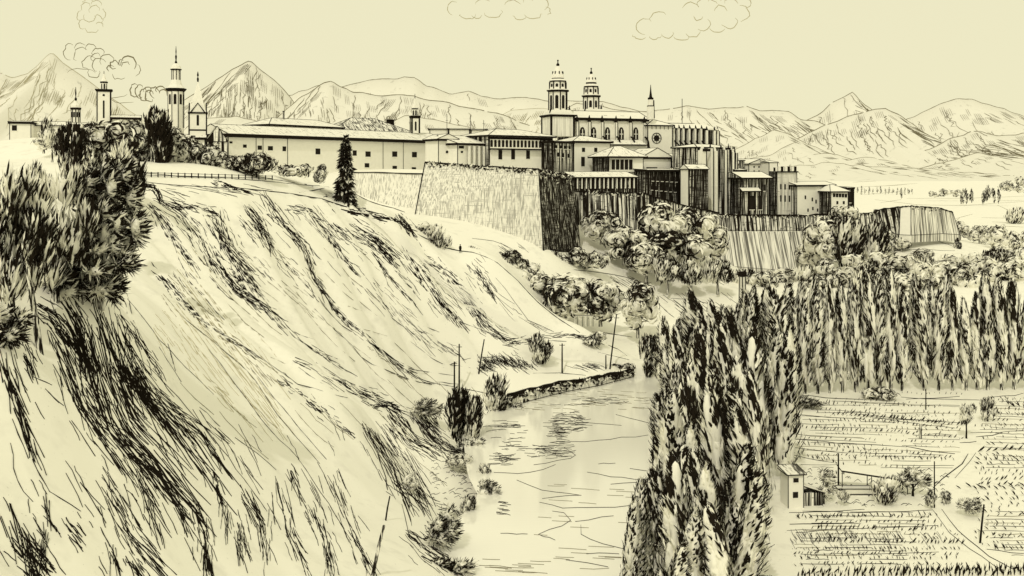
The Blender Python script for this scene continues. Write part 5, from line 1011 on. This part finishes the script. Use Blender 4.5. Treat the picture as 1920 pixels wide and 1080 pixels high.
# right middle distance
for i, (px, base, cy, rx, ry, ik, Y, st, lab) in enumerate([(1545,505,450,46,44,.34,356,'round','pale leafy tree against the long rampart, leftmost of its clump'),(1590,515,455,34,58,.5,352,'up','dark upright tree against the long rampart, middle of its clump'),(1632,510,462,36,50,.46,358,'up','dark ragged tree against the long rampart, right of its clump'),(1580,425,405,34,22,.4,368,'round','shaggy tree overtopping the rampart below the end house'),
  (1560,540,505,34,24,.2,330,'round','pale bush rising over the poplars, far left'),(1602,545,500,34,28,.2,326,'round','pale round tree behind the poplars below the ragged trees'),(1650,540,492,34,28,.24,334,'round','pale round tree behind the poplars left of the long hedge'),(1690,545,505,40,32,.3,322,'round','mottled round tree behind the tall middle poplars'),(1735,560,520,38,34,.24,312,'round','pale round tree in the gap behind the lone poplar'),(1772,550,515,36,28,.24,320,'round','pale round tree right of the lone poplar'),
  (1812,555,522,36,30,.26,316,'round','pale round tree above the opening in the poplar row'),(1850,550,510,36,30,.26,324,'round','pale round tree left of the last four poplars'),(1895,545,508,40,32,.26,326,'round','pale round tree behind the last poplars'),(1800,452,432,22,18,.4,470,'round','small tree at the foot of the far bastion'),(1836,462,440,22,20,.3,460,'round','small pale tree beyond the far bastion, left of three'),
  (1872,470,445,28,26,.34,440,'round','curly tree beyond the far bastion, middle of three'),(1908,470,450,24,24,.3,450,'round','curly tree beyond the far bastion, right of three'),(1690,470,455,20,14,.3,400,'round','low bush under the pale face of the far bastion'),(1795,480,462,7,16,.6,410,'up','thin dark upright bush beside the terrace below the far bastion'),(1880,505,480,30,24,.3,380,'round','pale tree above the last poplars')]):
    tree('broadleaf_tree', lab, px, base, px, cy, rx, ry, Y=Y, ink=ik, n=620, style=st, lobes=14, seed=110+i, group='trees beyond the poplars')
for i, (px, base, cy, rx, ry, ik, Y) in enumerate([(1392,560,528,30,24,.36,330),(1430,565,532,34,26,.3,326),(1468,560,526,32,26,.38,334),(1505,550,522,32,26,.34,338),(1535,560,535,30,22,.44,322),(1575,560,530,32,28,.4,320),(1625,565,530,34,32,.44,312),(1668,560,520,30,28,.36,316),(1712,560,526,30,26,.4,318),(1755,545,505,34,28,.34,332),(1790,535,498,30,24,.4,340),(1830,530,494,34,26,.34,344),(1865,520,488,30,24,.4,350),(1910,520,486,34,28,.36,348),(1660,480,452,28,24,.46,392),(1600,500,478,40,30,.46,366),(1520,500,478,34,26,.4,362),(1730,490,478,26,12,.4,380),(1905,420,405,22,16,.3,700),(1700,540,528,40,22,.3,310)]):
    tree('broadleaf_tree', ['first','second','third','fourth','fifth','sixth','seventh','eighth','ninth','tenth','eleventh','twelfth','thirteenth','fourteenth'][i]+' tree from the chimney in the thicket along the back of the poplars' if i < 14 else ['ragged tree on the rampart edge left of the far bastion','broad tree spreading in the middle of the ragged clump','low leafy tree left of the ragged clump on the glacis','flat topped bush on the terrace under the far bastion','lone round tree on the plain past the far bastion','wide low bush peeping over the middle of the poplar row'][i-14], px, base, px, cy, rx, ry, Y=Y, ink=ik, n=620, style='round' if i % 3 else 'up', lobes=14, seed=210+i, group='thicket behind the poplars' if i < 14 else None, cat='tree' if i not in (17, 19) else 'bush')
# far plain
for i, (px, b, t, w_, Y) in enumerate([(1600+7.4*i, 365+(i % 3), 352-(i*7 % 5), 2.6, 1500) for i in range(16)]):
    tree('poplar', 'tiny far poplar in the thin line behind the end house, %s from the left' % nth(i), px, b, px, (b+t)/2, w_, (b-t)/2, Y=Y, ink=.5, n=60, style='up', lobes=4, seed=140+i, group='far poplars in line', trunk=False, aspect=.35)
for i, (px, b, t, w_) in enumerate([(1690,374,358,2.5),(1804,384,352,4),(1812,383,350,4),(1821,384,353,4),(1844,384,350,4),(1852,383,346,5),(1862,384,350,4),(1872,382,354,3.5)]):
    tree('poplar', 'dark slim poplar out on the plain, %s from the left' % nth(i), px, b, px, (b+t)/2, w_, (b-t)/2, Y=1050, ink=.6, n=120, style='up', lobes=6, seed=160+i, group='slim poplars on the plain', trunk=False, aspect=.3)
for i, (px, b, cy, rx, ry) in enumerate([(1752,371,364,12,7),(1772,371,362,14,8),(1792,370,362,12,7),(1890,365,352,20,14),(1912,366,348,18,16)]):
    tree('broadleaf_tree', ['left','middle','right','left large','right large'][i]+(' small round tree of the thicket on the far plain' if i < 3 else ' round tree at the right edge of the far plain'), px, b, px, cy, rx, ry, Y=1200, ink=.4, n=200, style='round', lobes=7, seed=170+i, group='round trees on the plain', trunk=False)
# field shrubs
for i, (px, base, cy, rx, ry, ik, st, lab, tr) in enumerate([(1812,822,775,22,22,.42,'up','crooked little tree with a bare trunk in the fields',True),(1852,790,766,20,24,.5,'up','dark bush right of the crooked tree in the fields',True),(1545,945,905,22,30,.42,'spray','spiky bush just right of the hut',True),(1580,950,928,16,16,.4,'up','small pale bush between the hut and the canopy',False),
  (1668,945,918,40,24,.3,'up','pale reedy clump under the end of the canopy',False),(1712,930,900,34,26,.56,'spray','dark tangled bush at the right end of the canopy',True),(1745,955,935,11,18,.5,'up','dark upright shrub by the ditch',False),(1772,945,934,11,16,.7,'up','black little shrub right of the ditch',False),(1818,968,948,26,17,.45,'spray','straggly plant on the right-hand field',False),(1515,765,752,34,10,.5,'spray','brush at the foot of the belt corner',False),(1470,790,780,30,14,.6,'spray','dark brush under the last belt poplars',False),(1650,748,738,40,12,.36,'round','pale shrubs before the poplar row',False)]):
    tree('bush', lab, px, base, px, cy, rx, ry, ink=min(ik+.12, .75), n=420, style=st, lobes=9, seed=180+i, cat='bush', trunk=tr, group='bushes in the fields', aspect=.22, tmat=INK)

# ------------------------------------------------------------------ poles, fence, hut, chimney, walker
def pole(name, label, px, top, base, wpx=3.2, arms=0, tilt=0, cat='pole', group=None, ptop=None):
    p = P(px, base); k = p.y/F; h = (base-top)*k; root = empty(name, p); tag(root, label, cat, group)
    mb = MB(); tx = ((ptop-px)*k) if ptop is not None else 0
    mb.tube([(0, 0, -.6), (tx*.5, 0, h*.5), (tx, 0, h)], [wpx*.55*k, wpx*.5*k, wpx*.4*k], BARK if wpx > 4 else INK, 6); mb.build('shaft', root)
    for a in range(arms):
        m2 = MB(); z = h*(.94-.07*a); m2.box(tx-2.6*k*2, tx+2.6*k*2, -.05, .05, z-.06, z+.06, INK); m2.build('crossarm', root)
        for s_ in (-1, 1):
            m3 = MB(); m3.lathe([(.09, z+.06), (.11, z+.2), (.05, z+.3)], 6, 0, PAPER, tx+s_*4.6*k, 0); m3.build('insulator', root)
    return root
pole('utility_pole', 'thin utility pole behind the tall riverside bush, left of a pair', 852, 678, 738, 3, 1); pole('utility_pole', 'taller utility pole behind the tall riverside bush, right of a pair', 861, 645, 738, 3, 1)
pole('utility_pole', 'leaning utility pole left of the hatched mound', 897, 636, 700, 2.6, 0, ptop=908); pole('utility_pole', 'utility pole standing on the pale flat above the embankment', 1054, 644, 699, 2.8, 1)
pole('utility_pole', 'tall utility pole near the end of the embankment', 1143, 590, 692, 2.6, 1, ptop=1156); pole('utility_pole', 'short thin pole beside the tall pole near the embankment end', 1136, 666, 692, 2.4, 0)
pole('field_post', 'thin pole before the poplar row', 1736, 730, 768, 2.2); pole('field_post', 'thick short post in the upper field', 1726, 795, 822, 5); pole('field_post', 'tall pole beside the canopy', 1572, 850, 920, 3.2); pole('field_post', 'pole by the ditch right of the canopy', 1752, 865, 952, 2.6); pole('field_post', 'leaning stick by the right-hand path', 1837, 946, 1018, 4, ptop=1845)
pole('stake', 'thin stake on the near bluff by the footpath', 722, 930, 975, 3, ptop=731); pole('stake', 'long leaning stake on the near slope at the bottom', 697, 985, 1078, 6.5, ptop=720); pole('stake', 'dark dead trunk stump below the left trees', 76, 542, 660, 13, ptop=58)
for i, px in enumerate((838, 882, 907)):
    Y = 392; mb = MB(); z0_ = (HZ-246)*Y/F; r = empty('mast', W(px, 246, Y)); mb.tube([(0, 0, -1), (0, 0, (246-(214, 216, 225)[i])*Y/F)], .13, INK); mb.build('shaft', r); m2 = MB(); m2.box(-.5, .5, -.06, .06, (20, 17, 14)[i]*Y/F, (20, 17, 14)[i]*Y/F+.12, INK); m2.build('crossbar', r)
    tag(r, ['thin mast on the flat terrace roof, left of three','thin mast over the roof block, middle of three','thin mast over the gallery building, right of three'][i], 'mast', 'masts on the roofs')
# fence along the terrace: one thing
fr = empty('fence', P(246, 331)); tag(fr, 'dark post and rail fence along the top of the left slope', 'fence'); q0 = fr.location.copy(); last = None
for i in range(22):
    px = 246+i*12.6; p = P(px, 331+i*.3)-q0; mb = MB(); mb.tube([p+Vector((0, 0, -2)), p+Vector((0, 0, 1.0))], .13, INK, 5); mb.build('post', fr)
    if last is not None:
        for h in (.35, .85): m2 = MB(); m2.tube([last+Vector((0, -.08, h)), p+Vector((0, -.08, h))], .07, INK); m2.build('rail', fr)
    last = p
# hut
p = P(1478, 953); k = p.y/F; hr = empty('hut', p, .12); tag(hr, 'small white two storey field hut with two dark windows and a tiled roof', 'hut')
ww, hh = 30*k, 62*k
mb = MB(); mb.box(0, ww, 0, 3, -.8, hh, PAPER)
for x in (0, ww): mb.tube([(x, 0, -.8), (x, 0, hh)], .07, INK)
mb.build('wall', hr); mb = MB(); mb.lr = .06; roof_mesh(mb, ww, 3, hh, hh+7*k, 'shed', .35, .16, TILED, PAPER); mb.build('roof', hr)
for (u, z) in ((15*k, 48*k), (14*k, 19*k)):
    m2 = MB(); m2.box(u-5*k, u+5*k, -.06, .05, z, z+(8 if z > 40*k else 11)*k, GLASS); m2.box(u-6*k, u+6*k, -.1, .02, z-2*k, z-.1*k, PAPER); m2.build('window', hr)
mb = MB(); mb.lr = .05; mb.box(ww+.02, ww+3.2, .6, 2.6, -.5, 1.9, MIDW); mb.poly([(ww+.02, .3, 3.1), (ww+3.4, .3, 1.95), (ww+3.4, 2.9, 1.95), (ww+.02, 2.9, 3.1), (ww+.02, .3, 2.9), (ww+3.4, .3, 1.75), (ww+3.4, 2.9, 1.75), (ww+.02, 2.9, 2.9)], [(0, 1, 2, 3), (7, 6, 5, 4), (0, 4, 5, 1), (1, 5, 6, 2), (2, 6, 7, 3), (3, 7, 4, 0)], [PAPER, INK, INK, INK, INK, INK]); mb.build('lean_to', hr)
# canopy and bench-like trough beside it
p = P(1578, 926); k = p.y/F; cr = empty('canopy', p, -.04); tag(cr, 'long low open canopy with a thin sloping roof right of the hut', 'shelter')
L_ = 125*k; mb = MB(); mb.poly([(0, 0, 44*k), (L_, 0, 26*k), (L_, 2.6, 28*k), (0, 2.6, 47*k), (0, 0, 41*k), (L_, 0, 23*k), (L_, 2.6, 25*k), (0, 2.6, 44*k)], [(0, 1, 2, 3), (7, 6, 5, 4), (0, 4, 5, 1), (1, 5, 6, 2), (2, 6, 7, 3), (3, 7, 4, 0)], [PAPER, INK, INK, INK, INK, INK]); mb.build('roof', cr)
for x, t_ in ((.15, 41), (L_*.45, 32), (L_-.2, 23)):
    for y in (.2, 2.3): m2 = MB(); m2.tube([(x, y, -.3), (x, y, t_*k)], .07, INK, 5); m2.build('post', cr)
p = P(1576, 928); k = p.y/F; tr = empty('trough', p, 0); tag(tr, 'pale long trough with a dark rim lying under the canopy', 'trough')
L_ = 66*k; mb = MB(); mb.poly([(0, 0, 0), (L_, 0, 0), (L_, 1.1, 0), (0, 1.1, 0), (-.5, -.25, 12*k), (L_+.2, -.25, 12*k), (L_+.2, 1.4, 12*k), (-.5, 1.4, 12*k)], [(3, 2, 1, 0), (0, 1, 5, 4), (1, 2, 6, 5), (2, 3, 7, 6), (3, 0, 4, 7), (4, 5, 6, 7)], PAPER); mb.build('body', tr)
m2 = MB(); m2.tube([(-.5, -.25, 12*k), (L_+.2, -.25, 12*k), (L_+.2, 1.4, 12*k), (-.5, 1.4, 12*k), (-.5, -.25, 12*k)], .08, INK); m2.tube([(0, -.05, .05), (L_, -.05, .05)], .12, INK); m2.build('rim', tr)
# brick chimney above the poplars
Y = 250; z0_ = -44; c = W(1392, HZ, Y); r = empty('brick_chimney', (c.x, c.y, 0)); tag(r, 'tall square brick chimney sticking up out of the poplars', 'chimney')
mb = MB(); mb.lathe([(.72, z0_), (.52, (HZ-519)*Y/F)], 4, .5, STONE); 
for j in range(4):
    a = .5+2*math.pi*(j+.5)/4; mb.tube([(.72*1.414*math.cos(a), .72*1.414*math.sin(a), z0_), (.52*1.414*math.cos(a), .52*1.414*math.sin(a), (HZ-519)*Y/F)], .14, INK)
mb.build('stack', r); mb = MB(); mb.lathe([(.53, (HZ-519)*Y/F+.004), (.75, (HZ-517)*Y/F), (.75, (HZ-510)*Y/F), (.5, (HZ-509)*Y/F)], 4, .5, INK); mb.build('cap', r)
# white railing by the road end
p = P(1096, 606) ; r = empty('railing', (W(1078, 601, 252).x, 252, W(1078, 601, 252).z)); tag(r, 'short white picket railing at the foot of the hollow', 'railing'); k = 252/F
mb = MB(); mb.box(0, 34*k, -.06, .06, 8*k, 10*k, PAPER); mb.box(0, 34*k, -.08, -.062, 9*k, 10*k, INK); mb.build('rail', r)
for i in range(8): m2 = MB(); m2.box(i*34*k/7-.06, i*34*k/7+.06, -.05, .05, -1.5, 8*k-.004, INK if i % 2 else PAPER); m2.build('picket', r)
# walker on the crest path
p = P(863, 474); wr = empty('person', p); tag(wr, 'small dark clad person walking on the crest path before the bastion', 'person')
vs = [(0,0,.95),(0,0,1.2),(0,0,1.48),(0,0,1.6),(0,-.01,1.74),(-.1,0,.9),(-.13,-.12,.5),(-.13,-.02,.06),(-.13,-.16,.03),(.1,0,.9),(.12,.1,.5),(.12,.26,.1),(.12,.14,.03),(-.2,0,1.45),(-.27,.06,1.15),(-.26,-.06,.9),(-.26,-.1,.8),(.2,0,1.45),(.28,-.06,1.15),(.27,-.16,.92),(.27,-.2,.82)]
es = [(0,1),(1,2),(2,3),(3,4),(0,5),(5,6),(6,7),(7,8),(0,9),(9,10),(10,11),(11,12),(2,13),(13,14),(14,15),(15,16),(2,17),(17,18),(18,19),(19,20)]
rd = [.16,.17,.16,.065,.11,.1,.075,.05,.045,.1,.075,.05,.045,.075,.055,.042,.045,.075,.055,.042,.045]
me = bpy.data.meshes.new('body'); me.from_pydata([(x*1.15, y*1.15, z*1.15) for x, y, z in vs], es, []); me.materials.append(INK); bo = bpy.data.objects.new('body', me); COL.objects.link(bo); bo.parent = wr
sk = bo.modifiers.new('skin', 'SKIN'); 
for i, v in enumerate(me.skin_vertices[0].data): v.radius = (rd[i]*1.15, rd[i]*1.15); v.use_root = (i == 0)
bo.modifiers.new('sub', 'SUBSURF').levels = 1
mb = MB(); mb.lathe([(.30, .55), (.26, 1.1), (.25, 1.4), (.12, 1.72)], 8, 0, INK); mb.build('coat', wr); mb = MB(); mb.lathe([(.22, 2.03), (.22, 2.06), (.13, 2.07), (.11, 2.2), (.04, 2.22)], 10, 0, INK); mb.build('hat', wr)

# ------------------------------------------------------------------ clouds and smoke: drifting curls
def curls(name, label, Y, loops, tone, wpx, cat, seed, puffs=()):
    r = np.random.default_rng(seed); o = W(loops[0][0], loops[0][1], Y); root = empty(name, o)
    for (px, py, rx, ry, a0, a1, *ww) in loops:
        n = max(7, int(abs(a1-a0)/22)); pts = []; dy = r.uniform(-.02, .02)*Y; w_ = (ww[0] if ww else wpx)
        for i in range(n+1):
            a = math.radians(a0+(a1-a0)*i/n); sp = 1-.10*i/n; Y2 = Y+dy+rx*Y/F*.8*math.sin(a*.5+px)
            pts.append(W(px+rx*sp*math.cos(a)+r.normal(0, .9), py-ry*sp*math.sin(a)+r.normal(0, .8), Y2)-o)
        mb = MB(); mb.tube(pts, [w_*.5*Y/F*(.45+.75*math.sin(math.pi*i/n)) for i in range(n+1)], tone, 5); mb.build('curl', root)
    return tag(root, label, cat)
curls('cloud', 'faint scribbled cloud at the top just right of the middle', 3000, [(850,16,12,14,60,260),(878,26,16,10,180,350),(905,6,14,8,20,190),(925,22,18,12,190,380),(960,10,16,10,10,170),(975,28,14,9,190,340),(1000,24,18,12,200,360),(1015,8,14,12,-60,120),(990,4,10,7,20,180),(895,28,10,7,190,350),(1024,20,8,8,-80,80)], MIST, 1.3, 'cloud', 1)
curls('cloud', 'larger thinly outlined cloud at the top right', 3000, [(1210,50,18,16,60,270),(1200,66,14,8,170,330),(1235,36,18,14,40,200),(1228,66,12,9,190,350),(1252,62,12,10,190,380),(1278,66,16,10,200,340),(1300,58,14,12,200,360),(1318,44,14,14,230,400),(1345,50,16,12,200,340),(1368,40,16,14,210,390),(1388,24,18,16,-90,100),(1350,22,12,12,0,170),(1325,10,20,14,10,190),(1295,16,16,12,20,180),(1310,30,10,8,180,350),(1398,6,10,10,-90,90),(1370,8,14,10,0,160),(1340,4,12,10,10,180)], MIST, 1.4, 'cloud', 2)
curls('smoke', 'curling chimney smoke drifting above the left towers', 900, [(132,98,14,16,60,270,1.3),(152,104,14,16,40,230,1.3),(150,88,10,8,20,200,1.2),(170,92,12,10,10,190,1.3),(184,100,12,10,0,200,1.4),(168,118,14,14,40,260,1.3),(186,122,14,14,30,250,1.4),(200,114,14,12,0,210,1.4),(176,136,12,10,150,380,1.3),(180,108,9,9,20,240,1.2),(214,122,8,8,0,300,2.0),(206,128,7,6,30,260,1.8),(240,119,15,15,-40,190,2.4),(236,124,8,8,20,200,1.5),(228,118,6,6,60,260,1.6),(224,140,14,10,160,330,1.1),(252,130,12,12,-80,60,1.2),
 (253,170,9,13,60,330,2.0),(262,172,9,13,40,300,1.8),(270,178,9,12,30,330,2.0),(280,180,9,11,20,320,2.2),(290,174,9,11,10,250,2.2),(300,170,9,9,0,200,2.0),(306,176,8,9,-20,180,2.0),(276,170,7,7,0,200,1.6),(215,170,30,14,200,330,1.0),(236,184,30,10,170,300,1.0),(150,140,30,12,20,160,1.0)], SOFT, 1.6, 'smoke', 3)
curls('smoke', 'faint plume of smoke rising off the upper left edge', 900, [(160,14,10,9,20,230),(176,20,10,10,0,200),(168,32,11,10,150,380),(184,38,9,10,-40,160),(156,46,9,9,80,280),(172,54,12,8,160,360),(180,8,10,8,-20,180),(165,4,9,7,0,200),(190,26,8,9,-80,90),(186,48,8,7,-20,170),(150,30,7,9,80,270)], MIST, 1.1, 'smoke', 4)
